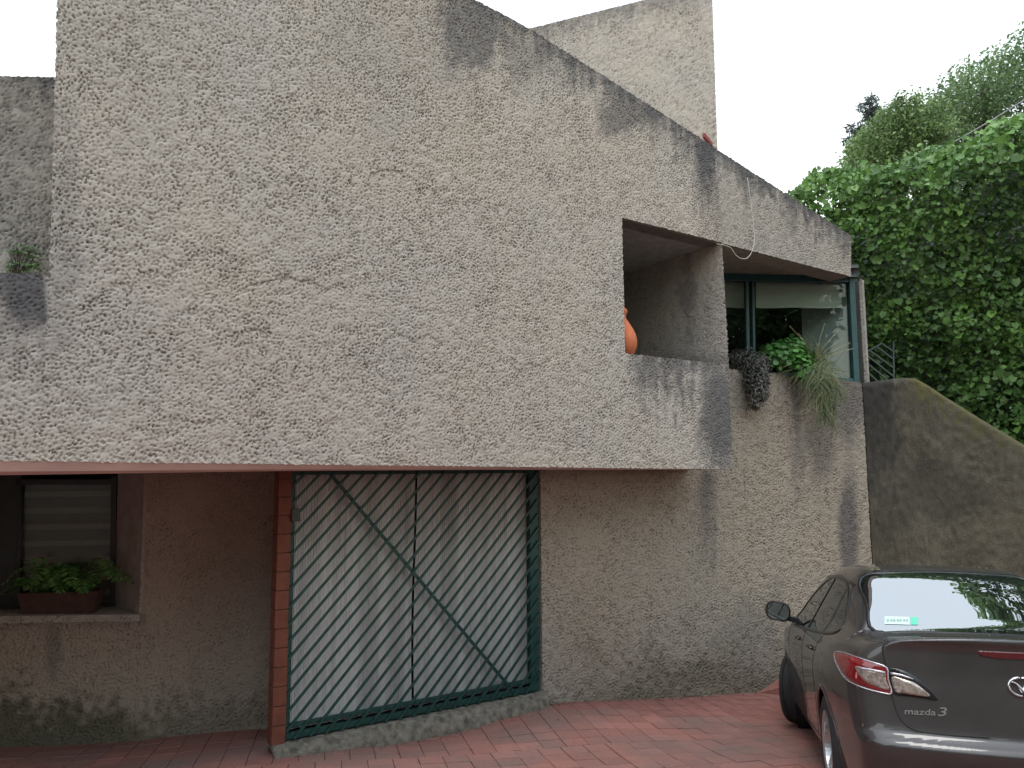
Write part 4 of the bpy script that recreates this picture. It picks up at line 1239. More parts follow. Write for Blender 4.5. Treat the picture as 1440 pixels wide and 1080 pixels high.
for k in range(34):
    ang = r.uniform(0, 2 * math.pi); L = r.uniform(.28, .52); lift = r.uniform(.14, .36)
    b0_ = fc + ZV * .17 + ld * r.uniform(-.25, .25) + ln * r.uniform(-.04, .04)
    dr = ld * math.cos(ang) * 1.0 + ln * math.sin(ang) * .55
    if np.dot(dr, ln) > 0: dr = dr * .8
    pts = [b0_ + dr * L * t + ZV * (lift * math.sin(min(1, t * 1.15) * 2.3) * 1.0 - .10 * t * t) for t in np.linspace(0, 1, 13)]
    V, Fq, T = [], [], []
    for i in range(1, 13):
        tdir = pts[i] - pts[i - 1]; tdir /= np.linalg.norm(tdir); side = np.cross(tdir, ZV); side /= np.linalg.norm(side) + 1e-9
        l_ = .095 * math.sin(math.pi * min(.97, (i + 1.2) / 14.5)) + .008; w_ = .016
        for sg in (-1, 1):
            a = pts[i]; e_ = a + side * sg * l_ + tdir * .012 - ZV * .25 * l_; m__ = (a + e_) / 2 + ZV * .004
            b = len(V); V += [a, m__ + tdir * w_, e_, m__ - tdir * w_]; T += [np.clip(r.normal(.5, .2), 0, 1)] * 4
            Fq.append((b, b + 1, b + 2, b + 3))
    b = len(V)
    for i in range(12):
        side = np.array([.002, 0, 0]); V += [pts[i] - side, pts[i] + side, pts[i + 1] + side, pts[i + 1] - side]; T += [.4] * 4
        Fq.append((b + 4 * i, b + 4 * i + 1, b + 4 * i + 2, b + 4 * i + 3))
    obj('frond', np_mesh('frond', np.array(V), np.array(Fq), {'tint': np.array(T)}), M['fern'], fern)

# ---------------------------------------------------------------- gourd vase in the niche
gc = on_plane(877, 494, PF + NV * .16, NV); gc[2] = fl1[2] + .004 + (fl0[2] - fl1[2]) * .72
k_ = np.dot(gc, F_) / FPX
gp = root('clay_gourd', gc, 'orange clay gourd vase half hidden at the edge of the niche', 'vase')
gprof = [(.0, 0), (9, .3), (15, 5), (18.5, 14), (19, 22), (17, 31), (12.5, 40), (7.5, 48), (4.6, 53), (4.0, 56), (5.2, 58.5), (6.6, 62), (5.6, 66), (2.5, 68.5), (0, 69)]
gm_ = MB().lathe([(a * k_, b * k_) for a, b in gprof], gc, n=28).build('body', M['gourd'], gp, smooth=True)

# ---------------------------------------------------------------- railing behind the stair wall
rl = root('metal_railing', at_y(1232, 530, 11.6), 'dim grey green railing of slanting bars in the shade behind the stair wall', 'railing')
un = MB().box((0, 0, 0), (1, .022, .022)).mesh('bar'); un.materials.append(simple('dull_green_rail', (.055, .08, .078), .5))
def rbar(name, pa, pb):
    a, b = at_y(*pa, 11.6), at_y(*pb, 11.6); t = b - a; L = np.linalg.norm(t); t /= L; w = np.cross(np.array([0, 1.0, 0]), t)
    o = bpy.data.objects.new(name, un); COL.objects.link(o); o.parent = rl; o.matrix_parent_inverse = Matrix(rl['_m']).inverted(); c = (a + b) / 2
    o.matrix_basis = Matrix([[t[0] * L, 0, w[0], c[0]], [t[1] * L, 1, w[1], c[1]], [t[2] * L, 0, w[2], c[2]], [0, 0, 0, 1]])
for (xa, ya, xb, yb) in ((1209, 514, 1222, 536), (1207, 512, 1236, 538), (1211, 504, 1250, 536), (1213, 495, 1256, 529), (1223, 493, 1256, 517), (1232, 487, 1256, 505), (1241, 484, 1256, 494)):
    rbar('bar', (xa, ya), (xb, yb))
rbar('post', (1256, 480), (1257, 545)); rbar('rail', (1208, 540), (1258, 540)); rbar('rail', (1206, 502), (1241, 482))

# ---------------------------------------------------------------- cables
cb = MB(); cpx = [(1051, 250), (1055, 280), (1059, 310), (1061, 335), (1058, 352), (1052, 362), (1044, 364), (1035, 359), (1028, 349), (1019, 345), (1008, 343)]
cpt = [Fp(x, y, -.012 if i < 4 else -.02) for i, (x, y) in enumerate(cpx)]
fine = []
for i in range(len(cpt) - 1):
    p_0, p_1, p_2, p_3 = cpt[max(i - 1, 0)], cpt[i], cpt[i + 1], cpt[min(i + 2, len(cpt) - 1)]
    for t in np.linspace(0, 1, 5)[:-1]:
        fine.append(.5 * (2 * p_1 + (p_2 - p_0) * t + (2 * p_0 - 5 * p_1 + 4 * p_2 - p_3) * t ** 2 + (3 * p_1 - p_0 - 3 * p_2 + p_3) * t ** 3))
fine.append(cpt[-1])
o = cb.tube(fine, .0045, 6).build('hanging_cable', M['cord'], smooth=True)
tag(o, 'thin white cable hanging in a loop from the roof edge', 'cable')
for (a, b, rr, lab) in (((1285, 229, 15.2), (1490, 108, 11.0), .011, 'upper grey overhead wire crossing in front of the trees'), ((1318, 240, 14.5), (1500, 125, 10.5), .011, 'lower grey overhead wire dipping into the ivy'), ((1040, 225, 22), (1222, 166, 19), .008, 'faint thin wire against the sky left of the conifer')):
    pa, pb = at_y(*a), at_y(*b)
    pts = [pa + (pb - pa) * t - ZV * .06 * 4 * t * (1 - t) for t in np.linspace(0, 1, 14)]
    o = MB().tube(pts, rr, 5).build('overhead_wire', M['wire'], smooth=True); tag(o, lab, 'wire', 'overhead wires')

# ---------------------------------------------------------------- behind the viewer: mirrored tree, plus wall and trees added to block low skylight
gw_ = MB()
for (a, b) in (((-11, -5.2), (9.5, -5.2)), ((-11, -5.2), (-11, 6.5))):
    a, b = np.array(a), np.array(b); g = float(ground_z(0, -3)) - .3
    nn = np.array([-(b - a)[1], (b - a)[0]]); nn = nn / np.linalg.norm(nn) * .25
    q = [np.array([*a, g]), np.array([*b, g]), np.array([*b, g + 4.2]), np.array([*a, g + 4.2])]
    gw_.hexa(q, [p - np.array([*nn, 0]) for p in q])
o = gw_.build('light_blocker_wall', M['plaster']); tag(o, 'plain grey wall across the driveway, added to block low skylight, mirrored in the car', 'wall')
def unseen_tree(x, y, h, rad, seed, lab, N=5200, gap=-.25):
    r = np.random.default_rng(seed); g = float(ground_z(x, y))
    rt_ = root('unseen_tree', (x, y, g), lab, 'tree', 'trees across the driveway')
    d = r.normal(0, 1, (N, 3)); d /= np.linalg.norm(d, axis=1, keepdims=True)
    P = np.array([x, y, g + h]) + d * (r.uniform(.25, 1, N) ** .5)[:, None] * rad
    P = P[vnoise(P, 1.2, seed) > gap]
    f = scatter('crown', OVAL_V, OVAL_F, P, rotmats(r.normal(0, .7, P.shape) + [0, 0, .6], .9, r), r.uniform(.2, .34, len(P)), .4 + r.normal(0, .2, len(P)), M['tree_a'], rt_); tag(f, kind='stuff')
    mb = MB(); tr = limb(mb, (x, y, g - .2), (x, y, g + h), .22, .1, .15)
    for k in range(6): limb(mb, tr[4], P[r.integers(len(P))], .06, .015, .1, 5)
    mb.build('trunk', M['bark'], rt_, smooth=True)
unseen_tree(6.2, -3.0, 5.6, np.array([3.0, 2.6, 2.6]), 91, 'leafy tree behind the viewer, mirrored in the rear window')
unseen_tree(-5.5, -7.5, 5.5, np.array([4.2, 2.6, 2.8]), 92, 'broad unseen tree behind the viewer, added to block low skylight')
unseen_tree(1.0, -8.0, 5.2, np.array([4.0, 2.6, 2.4]), 93, 'lower unseen tree behind the viewer, added to block low skylight')
unseen_tree(9.0, -6.0, 7.0, np.array([4.6, 3.0, 4.0]), 94, 'tallest unseen tree behind the viewer, added to darken the window reflection', 22000, -2)  # dense crown added to darken what the upper window reflects

# ---------------------------------------------------------------- litter along the foot of the walls
r = np.random.default_rng(17); LP = []
for k in range(260):
    if k % 2:
        t = r.uniform(0, 1); p = GA0 + (GA1 - GA0) * t - nA[:2] * abs(r.normal(0, .05)) - nA[:2] * .03
    else:
        t = r.uniform(0, 1); q = GP(gs0 + GW * t, 0, -.16 - abs(r.normal(0, .07))); p = q[:2]
    LP.append((p[0], p[1], float(ground_z(p[0], p[1])) + .006))
for (x, y) in ((782, 1014), (806, 1052), (824, 1044), (840, 1068), (945, 984), (930, 986), (1010, 1000), (560, 1060)):
    g = ground_hit(x, y); LP += [tuple(g + np.array([r.normal(0, .012), r.normal(0, .012), .008])) for _ in range(3)]
LP = np.array(LP)
f = scatter('leaf_litter', OVAL_V, OVAL_F, LP, rotmats(np.tile(ZV, (len(LP), 1)) + r.normal(0, .4, LP.shape), 3, r), r.uniform(.008, .032, len(LP)), r.uniform(0, 1, len(LP)), leafmat('dry_litter', (.03, .022, .015), (.28, .24, .18), rough=.9))
tag(f, 'bits of dry leaf and grit along the foot of the walls', 'litter', kind='stuff')
# ---------------------------------------------------------------- the parked car
# local frame: x to the car's right, y forward from the rear bumper, z up
def smax(a, b, k):
    h = np.clip(.5 + .5 * (a - b) / k, 0, 1)
    return b + (a - b) * h + k * h * (1 - h)

def pch(xs, ys):
    xs, ys = np.array(xs, float), np.array(ys, float)
    h = np.diff(xs); d = np.diff(ys) / h; m = np.zeros_like(ys)
    m[1:-1] = np.where(d[:-1] * d[1:] > 0, 2 * d[:-1] * d[1:] / (d[:-1] + d[1:] + 1e-12), 0); m[0], m[-1] = d[0], d[-1]
    def f(x):
        x = np.clip(np.asarray(x, float), xs[0], xs[-1]); i = np.clip(np.searchsorted(xs, x, side='right') - 1, 0, len(xs) - 2)
        t = (x - xs[i]) / h[i]
        return ys[i] * (1 + 2 * t) * (1 - t) ** 2 + h[i] * m[i] * t * (1 - t) ** 2 + ys[i + 1] * t * t * (3 - 2 * t) + h[i] * m[i + 1] * t * t * (t - 1)
    return f
S_z = pch([.10, .16, .22, .30, .45, .62, .74, .80, .86, .92, .98, 1.04, 1.15, 1.3, 1.42, 1.55],
          [.74, .79, .825, .845, .862, .874, .878, .876, .868, .850, .822, .788, .728, .645, .575, .49])
T_y = pch([-.1, 0, .12, .3, .55, .9, 1.3, 1.8, 3.0, 3.5, 3.9, 4.2, 4.45, 4.6], [-.20, -.145, -.095, -.058, -.026, -.006, 0, 0, 0, -.004, -.028, -.075, -.17, -.27])
G_y = pch([-.1, .4, .9, 1.4, 1.9, 2.6, 3.2, 3.6], [-.075, -.07, -.055, -.025, 0, 0, -.01, -.02])     # greenhouse narrows towards the tail
TOP = pch([-.2, .03, .075, .12, .2, .3, .42, .50, .58, .72, .9, 1.1, 1.3, 1.42, 1.6, 2.0, 2.35, 2.55, 2.9, 3.25, 3.42, 3.8, 4.2, 4.45, 4.6],
          [1.075, 1.079, 1.082, 1.075, 1.064, 1.059, 1.060, 1.070, 1.096, 1.157, 1.238, 1.328, 1.415, 1.452, 1.474, 1.488, 1.470, 1.430, 1.24, 1.03, .985, .935, .86, .78, .70])
RE = pch([.10, .2, .32, .42, .475, .51, .535, .555, .58, .64, .76, .90, .99, 1.035, 1.06, 1.10, 1.5],
         [.14, .075, .03, .004, -.006, -.008, .004, .026, .046, .058, .072, .086, .088, .080, .070, .07, .07])
FR = pch([.1, .25, .45, .6, .72, .82, .95, 1.4], [4.42, 4.53, 4.58, 4.57, 4.52, 4.42, 4.2, 3.6])
def car_f(P):
    x, y, z = np.abs(P[:, 0]), P[:, 1], P[:, 2]
    gh = sstep(.92, 1.12, z)
    side = x - (S_z(z) + T_y(y) + gh * G_y(y))
    # shoulder swelling over the rear wheel
    side = side - .012 * np.exp(-((y - .95) / .5) ** 2 - ((z - .78) / .16) ** 2)
    side = side * .93
    cr = np.where(y < .55, .035, .045)
    top = (z - (TOP(y) - cr * (x / .7) ** 2.2)) * .94
    rear = (RE(z) + .085 * (x / .75) ** 2 + .055 * (x / .8) ** 6 - y)
    front = (y - (FR(z) - .16 * (x / .75) ** 2 - .1 * (x / .8) ** 5)) * .9
    bott = (.165 - z) + .0 * x
    f = smax(side, rear, .085)
    f = smax(f, front, .10)
    kt = .018 + .075 * sstep(.45, 1.0, y) * (1 - sstep(3.0, 3.6, y)) + .03 * sstep(3.4, 3.8, y) + .035 * sstep(.55, .75, x) * (y < .6)
    f = smax(f, top, kt)
    return smax(f, bott, .05)
def cast(O, Dm, lo=0.0, hi=2.6, n=36):
    lo = np.full(len(O), lo); hi = np.full(len(O), hi)
    for _ in range(n):
        m = (lo + hi) / 2; ins = car_f(O + Dm * m[:, None]) < 0
        lo = np.where(ins, m, lo); hi = np.where(ins, hi, m)
    return O + Dm * lo[:, None]
def car_n(P):
    e = 1e-4; g = np.stack([car_f(P + np.eye(3)[i] * e) - car_f(P - np.eye(3)[i] * e) for i in range(3)], 1)
    return g / (np.linalg.norm(g, axis=1, keepdims=True) + 1e-12)

# placing
CX0, CY0, CH = 2.616, 3.992, math.radians(14.0)
cz0 = float(ground_z(CX0, CY0))
fw = np.array([math.sin(CH), math.cos(CH), 0]); far = np.array([CX0, CY0, 0]) + fw * 3.64; nearp = np.array([CX0, CY0, 0]) + fw * 1.0
slope = (float(ground_z(far[0], far[1])) - float(ground_z(nearp[0], nearp[1]))) / 2.64
zn, zf_ = -.600, -.933; slope = (zf_ - zn) / 2.64
cf = fw + ZV * slope; cf /= np.linalg.norm(cf); cr_ = np.cross(cf, ZV); cr_ /= np.linalg.norm(cr_); cu = np.cross(cr_, cf)
zn, zf_ = -.600, -.933; slope = (zf_ - zn) / 2.64
C_O = np.array([nearp[0], nearp[1], zn]) - cf * 1.0
CAR_M = np.stack([cr_, cf, cu], 1)
def toW(P): return np.asarray(P) @ CAR_M.T + C_O
def toL(P): return (np.asarray(P) - C_O) @ CAR_M
def pixL(x, y):
    """where the sight line through a pixel of the photograph meets the car's skin"""
    o = toL(EYE[None])[0]; d = ray(x, y) @ CAR_M
    ts = np.linspace(1.5, 9, 1500); v = car_f(o + d * ts[:, None]); i = np.argmax(v < 0)
    if v[i] >= 0: return None
    a, b = ts[i - 1], ts[i]
    for _ in range(30):
        m = (a + b) / 2
        if car_f((o + d * m)[None])[0] < 0: b = m
        else: a = m
    return o + d * b

def carpaint():
    m, n, l, b = mat_new('brown_grey_metallic_paint')
    v = coords(n, l); f = noise(n, l, 3.5, 5, .65, v); f2 = noise(n, l, 900, 2, .5, v)
    r = ramp(n, [(.3, (.030, .026, .026)), (.7, (.042, .037, .036))]); l.new(f2, r.inputs[0])
    c = mixc(n, l, r.outputs[0], (.085, .078, .07), mid_f(n, l, f, .46, .75, .30))     # dust
    l.new(c, b.inputs['Base Color'])
    b.inputs['Metallic'].default_value = .35
    mr = n.new('ShaderNodeMapRange'); mr.inputs[3].default_value = .32; mr.inputs[4].default_value = .5; l.new(f, mr.inputs[0]); l.new(mr.outputs[0], b.inputs['Roughness'])
    b.inputs['Coat Weight'].default_value = 1.0; b.inputs['Coat Roughness'].default_value = .045; b.inputs['Coat IOR'].default_value = 1.5
    return m
M['paint'] = carpaint()
M['carglass'] = glassmat('car_glass', base=.46, opaque=(.012, .014, .015))
M['sideglass'] = glassmat('car_side_glass', base=.08, opaque=(.012, .014, .015))
M['rubber'] = simple('black_rubber', (.012, .012, .013), .7, var=.3)
M['tyre'] = simple('tyre_rubber', (.022, .022, .024), .8, var=.3, scale=30)
M['trim'] = simple('gloss_black_trim', (.008, .008, .009), .25)
M['alloy'] = simple('silver_alloy', (.55, .56, .58), .3, metal=.9, var=.1)
M['chrome'] = simple('chrome', (.75, .75, .78), .12, metal=1.0, var=.05)
M['redlens'] = simple('red_lens', (.20, .008, .012), .12, var=.35, scale=40, coat=1)
M['clearlens'] = simple('clear_reflector_lens', (.42, .36, .32), .12, metal=.45, var=.55, scale=55, coat=1, dark=(.16, .11, .09))
M['greysil'] = simple('lamp_silver', (.48, .46, .5), .2, metal=.5, coat=1)
M['mirror'] = simple('mirror_glass', (.5, .55, .55), .03, metal=1.0, var=.05)
M['underbody'] = simple('underbody_black', (.01, .01, .01), .9)

car = root('parked_car', toW([[0, 2.3, 0]])[0], 'dark brown grey sedan parked nose down beside the stair wall', 'car')

# skin: rays fan out from an inner spine
NP_ = 340
phi = np.linspace(0, 2 * math.pi, NP_, endpoint=False); zc = .62; ya, yb = 1.15, 3.35
rings = []
for be in np.linspace(math.pi / 2 - .012, 0, 150)[:-1]: rings.append((ya, -math.sin(be), math.cos(be)))
for y in np.linspace(ya, yb, 130): rings.append((y, 0.0, 1.0))
for be in np.linspace(0, math.pi / 2 - .02, 70)[1:]: rings.append((yb, math.sin(be), math.cos(be)))
O = np.array([[0, y, zc] for (y, s_, c_) in rings for _ in phi])
Dm = np.array([[c_ * math.cos(p), s_, c_ * math.sin(p)] for (y, s_, c_) in rings for p in phi])
SK = cast(O, Dm); SN = car_n(SK)
nr_ = len(rings)
ii = np.arange((nr_ - 1) * NP_); r_ = ii // NP_; c_ = ii % NP_; c2 = (c_ + 1) % NP_
SF = np.stack([r_ * NP_ + c_, (r_ + 1) * NP_ + c_, (r_ + 1) * NP_ + c2, r_ * NP_ + c2], 1)
FC = SK[SF].mean(1); FN = SN[SF].mean(1)
def inpoly(px_, py_, poly):
    c = np.zeros(len(px_), bool); j = len(poly) - 1
    for i in range(len(poly)):
        xi, yi, xj, yj = *poly[i], *poly[j]
        c ^= ((yi > py_) != (yj > py_)) & (px_ < (xj - xi) * (py_ - yi) / (yj - yi + 1e-12) + xi); j = i
    return c
fx, fy, fz = FC.T
# outlines in car coordinates
RW = [(-.60, .585), (-.3, .545), (0, .535), (.3, .545), (.60, .585), (.575, .9), (.535, 1.30), (.27, 1.335), (0, 1.345), (-.27, 1.335), (-.535, 1.30), (-.575, .9)]
WS = [(-.66, 3.22), (0, 3.30), (.66, 3.22), (.57, 2.62), (0, 2.50), (-.57, 2.62)]
def smoothpoly(pts, n=6, closed=True):
    P = [np.array(p, float) for p in pts]; m = len(P); out = []
    for i in range(m if closed else m - 1):
        g = (lambda k: P[k % m]) if closed else (lambda k: P[min(max(k, 0), m - 1)])
        a, b, c, d = g(i - 1), g(i), g(i + 1), g(i + 2)
        for t in np.linspace(0, 1, n, endpoint=False):
            out.append(.5 * (2 * b + (c - a) * t + (2 * a - 5 * b + 4 * c - d) * t ** 2 + (3 * b - a - 3 * c + d) * t ** 3))
    if not closed: out.append(P[-1])
    return np.array(out)
DLO = smoothpoly([(.93, 1.045), (1.10, 1.008), (1.6, .985), (2.3, .962), (2.95, .945), (3.13, .950), (2.98, 1.03), (2.70, 1.20), (2.42, 1.315), (2.1, 1.378), (1.75, 1.38), (1.45, 1.335), (1.2, 1.245), (1.02, 1.12)], 5)
rwp = smoothpoly(RW, 4); wsp = smoothpoly(WS, 4)
is_side = (np.abs(FN[:, 0]) > .45)
m_rw = inpoly(fx, fy, rwp) & (fz > 1.0) & (fy < 1.6)
m_ws = inpoly(fx, fy, wsp) & (fz > .95) & (fy > 2.2)
m_sw = inpoly(fy, fz, DLO) & is_side
arch = ((fy - 1.0) ** 2 + (fz - .325) ** 2 < .352 ** 2) | ((fy - 3.64) ** 2 + (fz - .325) ** 2 < .352 ** 2)
m_arch = arch & (np.abs(fx) > .6)
# boot lid edge: from the rear window corner down beside the lamp and under the plate panel
_h = []
for _p in ((1236, 898), (1241, 912), (1247, 942), (1252, 968), (1258, 992), (1268, 1013), (1288, 1027), (1330, 1033), (1385, 1037)):
    _q = pixL(*_p); _h.append((_q[0], _q[2]))
_h = [( -abs(a), b) for a, b in _h]
LID = np.concatenate([smoothpoly(_h, 4, False), smoothpoly([(-a, b) for a, b in _h], 4, False)[::-1], [(.6, 1.5), (-.6, 1.5)]])
m_lid = (inpoly(fx, fz, LID) & (fy < .6)) & ~m_rw
m_bump = (fz < .56) & (fy < .55) & ~m_lid & ~m_arch
m_doorR = (fy > 1.20) & (fy < 2.06) & (fz > .24) & (fz < .99) & is_side
m_doorF = (fy >= 2.06) & (fy < 3.12) & (fz > .24) & (fz < .97) & is_side
used = m_rw | m_ws | m_sw | m_arch
def sub(name, mask, mat, parent=car):
    F = SF[mask]; u, inv = np.unique(F, return_inverse=True)
    me = np_mesh(name, toW(SK[u]), inv.reshape(F.shape), smooth=True, normals=SN[u] @ CAR_M.T)
    return obj(name, me, mat, parent)
sides = fx < 0
sub('boot_lid', m_lid & ~used, M['paint'])
sub('rear_bumper', m_bump & ~used, M['paint'])
doors = {}
for nm, mk in (('door', m_doorR), ('door', m_doorF)):
    for sgn in (True, False):
        doors[(sgn, nm, bool(mk is m_doorF))] = sub(nm, mk & ~used & (sides == sgn), M['paint'])
body = sub('body', ~(used | m_lid | m_bump | m_doorR | m_doorF), M['paint'])
rwin = sub('rear_window', m_rw, M['carglass'])
sub('windscreen', m_ws, M['carglass'])
for sgn in (True, False):
    sub('side_window', m_sw & (sides == sgn) & (fy < 2.03), M['sideglass'])
    sub('side_window', m_sw & (sides == sgn) & (fy >= 2.03), M['sideglass'])

# lines laid on the skin
def on_side(yz, sgn=-1):
    yz = np.array(yz); O = np.stack([np.zeros(len(yz)), yz[:, 0], yz[:, 1]], 1)
    D_ = np.tile(np.array([float(sgn), 0, 0]), (len(yz), 1)); return cast(O, D_, 0, 1.2)
def on_top(xy):
    xy = np.array(xy); O = np.stack([xy[:, 0], xy[:, 1], np.full(len(xy), .7)], 1)
    return cast(O, np.tile(np.array([0, 0, 1.0]), (len(xy), 1)), 0, 1.2)
def on_rear(xz):
    xz = np.array(xz); O = np.stack([xz[:, 0], np.full(len(xz), .9), xz[:, 1]], 1)
    return cast(O, np.tile(np.array([0, -1.0, 0]), (len(xz), 1)), 0, 1.3)
def strip(name, P, w, mat, parent=car, off=.0015, closed=False, th=.0):
    P = np.asarray(P); N = car_n(P); m = len(P)
    nx = np.roll(P, -1, 0); pv = np.roll(P, 1, 0)
    if not closed: nx[-1] = P[-1]; pv[0] = P[0]
    T = nx - pv; T /= np.linalg.norm(T, axis=1, keepdims=True) + 1e-9
    B = np.cross(N, T); w = np.broadcast_to(np.asarray(w, float), (m,))[:, None]
    A0 = P + B * w + N * off; A1 = P - B * w + N * off; lo = P - N * .006
    V = np.concatenate([A0, A1, A0 - N * (off + .008), A1 - N * (off + .008)])
    k = m if closed else m - 1
    i = np.arange(k); j = (i + 1) % m
    F = np.concatenate([np.stack([i, j, j + m, i + m], 1), np.stack([i + 2 * m, j + 2 * m, j, i], 1), np.stack([i + m, j + m, j + 3 * m, i + 3 * m], 1)])
    Nn = np.concatenate([N, N, N, N])
    return obj(name, np_mesh(name, toW(V), F, smooth=True), mat, parent)
def dense(poly, n=10):
    P = np.array(poly, float); out = []
    for a, b in zip(P[:-1], P[1:]):
        for t in np.linspace(0, 1, n, endpoint=False): out.append(a + (b - a) * t)
    out.append(P[-1]); return np.array(out)
strip('window_gasket', on_top(np.concatenate([rwp, rwp[:1]])), .011, M['trim'], off=.003)
strip('windscreen_gasket', on_top(np.concatenate([wsp, wsp[:1]])), .011, M['trim'], off=.003)
for sgn in (-1, 1):
    strip('window_trim', on_side(np.concatenate([DLO, DLO[:1]]), sgn), .013, M['trim'], off=.004)
    strip('pillar_trim', on_side(dense([(2.02, .97), (1.99, 1.15), (1.93, 1.36)]), sgn), .028, M['trim'], off=.004)
    strip('pillar_trim', on_side(dense([(1.33, 1.0), (1.35, 1.15), (1.37, 1.295)]), sgn), .013, M['trim'], off=.004)
    strip('door_gap', on_side(dense([(2.06, .96), (2.07, .6), (2.05, .30)]), sgn), .0035, M['rubber'])
    strip('door_gap', on_side(dense([(3.10, .95), (3.14, .75), (3.08, .45), (3.05, .30)]), sgn), .0035, M['rubber'])
    strip('door_gap', on_side(smoothpoly([(1.22, 1.0), (1.28, .9), (1.36, .72), (1.40, .55), (1.50, .36), (1.56, .30)], 6, False), sgn), .0035, M['rubber'])
    strip('sill_gap', on_side(dense([(1.45, .285), (2.3, .27), (3.15, .285)]), sgn), .0035, M['rubber'])
    strip('fuel_gap', on_side(dense([(.60, .715), (.50, .70), (.42, .695)]), sgn), .003, M['rubber'])
    strip('roof_moulding', on_top(dense([(sgn * .585, 1.25), (sgn * .60, 1.6), (sgn * .60, 2.1), (sgn * .585, 2.6)])), .012, M['trim'], off=.003)
    # arch lips and wheel wells
    for ay in (1.0, 3.64):
        a = np.linspace(-.25, math.pi + .25, 40)
        yzp = np.stack([ay + .352 * np.cos(a), .325 + .352 * np.sin(a)], 1); yzp = yzp[yzp[:, 1] > .17]
        strip('arch_lip', on_side(yzp, sgn), .012, M['paint'], off=.006)
        well = MB().lathe([(.36, 0), (.36, .34), (.0, .34)], (sgn * .80, ay, .325), (-sgn, 0, 0), 36)
        well.v = [tuple(toW([v])[0]) for v in well.v]; well.build('wheel_well', M['underbody'], car)
# boot lid gap, bumper line
lidp = LID[:-2]
strip('lid_gap', on_rear(lidp), .0042, M['rubber'], off=.0012)
_t = on_rear(LID[:1])[0]
top_gap = smoothpoly([(_t[0], _t[1] + .004), (_t[0] + .004, (_t[1] + .55) / 2), (-.64, .54), (-.61, .585)], 6, False)
for sgn in (-1, 1):
    q = top_gap.copy(); q[:, 0] *= -sgn * 1.0 if sgn > 0 else 1
    strip('lid_gap', on_top(q), .0042, M['rubber'], off=.0012)

# patches that follow the skin (lamps, badges, stickers) from outlines in (x, z) on the tail
def fan_pt(al, z):      # al: angle round the tail, 0 straight back, negative to the left
    al = np.asarray(al, float); z = np.asarray(z, float)
    O = np.stack([np.zeros_like(al), np.full_like(al, 1.15), z], 1); D_ = np.stack([np.sin(al), -np.cos(al), np.zeros_like(al)], 1)
    return cast(O, D_, 0, 2.0)
def fan_of(p): return math.atan2(p[0], 1.15 - p[1]), p[2]
def skin_patch(name, outline, mat, parent=car, off=.004, thick=.010, n=26, mirror=1, dome=0):
    """outline: (angle, z) polygon; filled with a small grid clipped to it"""
    P = np.array(outline); P = P.copy(); P[:, 0] *= mirror
    bm = bmesh.new()
    vs = [bm.verts.new((p[0], p[1], 0)) for p in P]
    f = bm.faces.new(vs)
    bmesh.ops.triangulate(bm, faces=[f])
    for k in range(2):
        bmesh.ops.subdivide_edges(bm, edges=[e for e in bm.edges if e.calc_length() > .012], cuts=1, use_grid_fill=False)
        bmesh.ops.triangulate(bm, faces=bm.faces)
    bm.verts.ensure_lookup_table()
    Q = np.array([v.co[:] for v in bm.verts]); F = np.array([[v.index for v in f_.verts] for f_ in bm.faces]) if (bm.verts.index_update() or True) else None
    bd = [(e.verts[0].index, e.verts[1].index) for e in bm.edges if e.is_boundary]
    bm.free()
    S_ = fan_pt(Q[:, 0], Q[:, 1]); N = car_n(S_)
    m = len(S_)
    V = np.concatenate([S_ + N * off, S_ - N * thick])
    # orient outward
    t = V[F]; nn = np.cross(t[:, 1] - t[:, 0], t[:, 2] - t[:, 0]); flip = np.sum(nn * N[F[:, 0]], 1) < 0
    F[flip] = F[flip][:, ::-1]
    sidef = np.array([(a, b, b + m, a + m) for a, b in bd])
    return obj(name, np_mesh(name, toW(V), [F, sidef], smooth=True), mat, parent)
def px_outline(pts, n=3, smooth=True):
    out = []
    for (x, y) in pts:
        p = pixL(x, y)
        if p is not None: out.append(fan_of(p))
    return smoothpoly(out, n) if smooth else np.array(out)

lamp_out = px_outline([(1174, 919), (1186, 918), (1204, 924), (1226, 931), (1247, 939), (1249, 955), (1254, 975), (1240, 974), (1220, 969), (1200, 961), (1187, 951), (1179, 938)])
lamp_in = px_outline([(1250, 940), (1268, 942), (1286, 950), (1304, 965), (1319, 984), (1300, 982), (1278, 979), (1257, 976), (1252, 957)])
sil_out = px_outline([(1204, 937), (1222, 940), (1244, 945), (1246, 956), (1250, 970), (1234, 966), (1218, 959), (1209, 949)])
sil_bar = px_outline([(1205, 937), (1224, 940), (1245, 944.5), (1245, 947.5), (1224, 943.5), (1210, 941)], smooth=False)
in_bar = px_outline([(1252, 945), (1268, 948), (1284, 954), (1284, 956), (1268, 951), (1253, 948.5)], smooth=False)
in_lens = px_outline([(1254, 952), (1268, 954), (1284, 959), (1298, 969), (1308, 979), (1290, 978), (1272, 975), (1259, 972)])
stop = px_outline([(1374, 915), (1400, 916), (1452, 917), (1452, 927), (1400, 926), (1378, 922)], smooth=False)
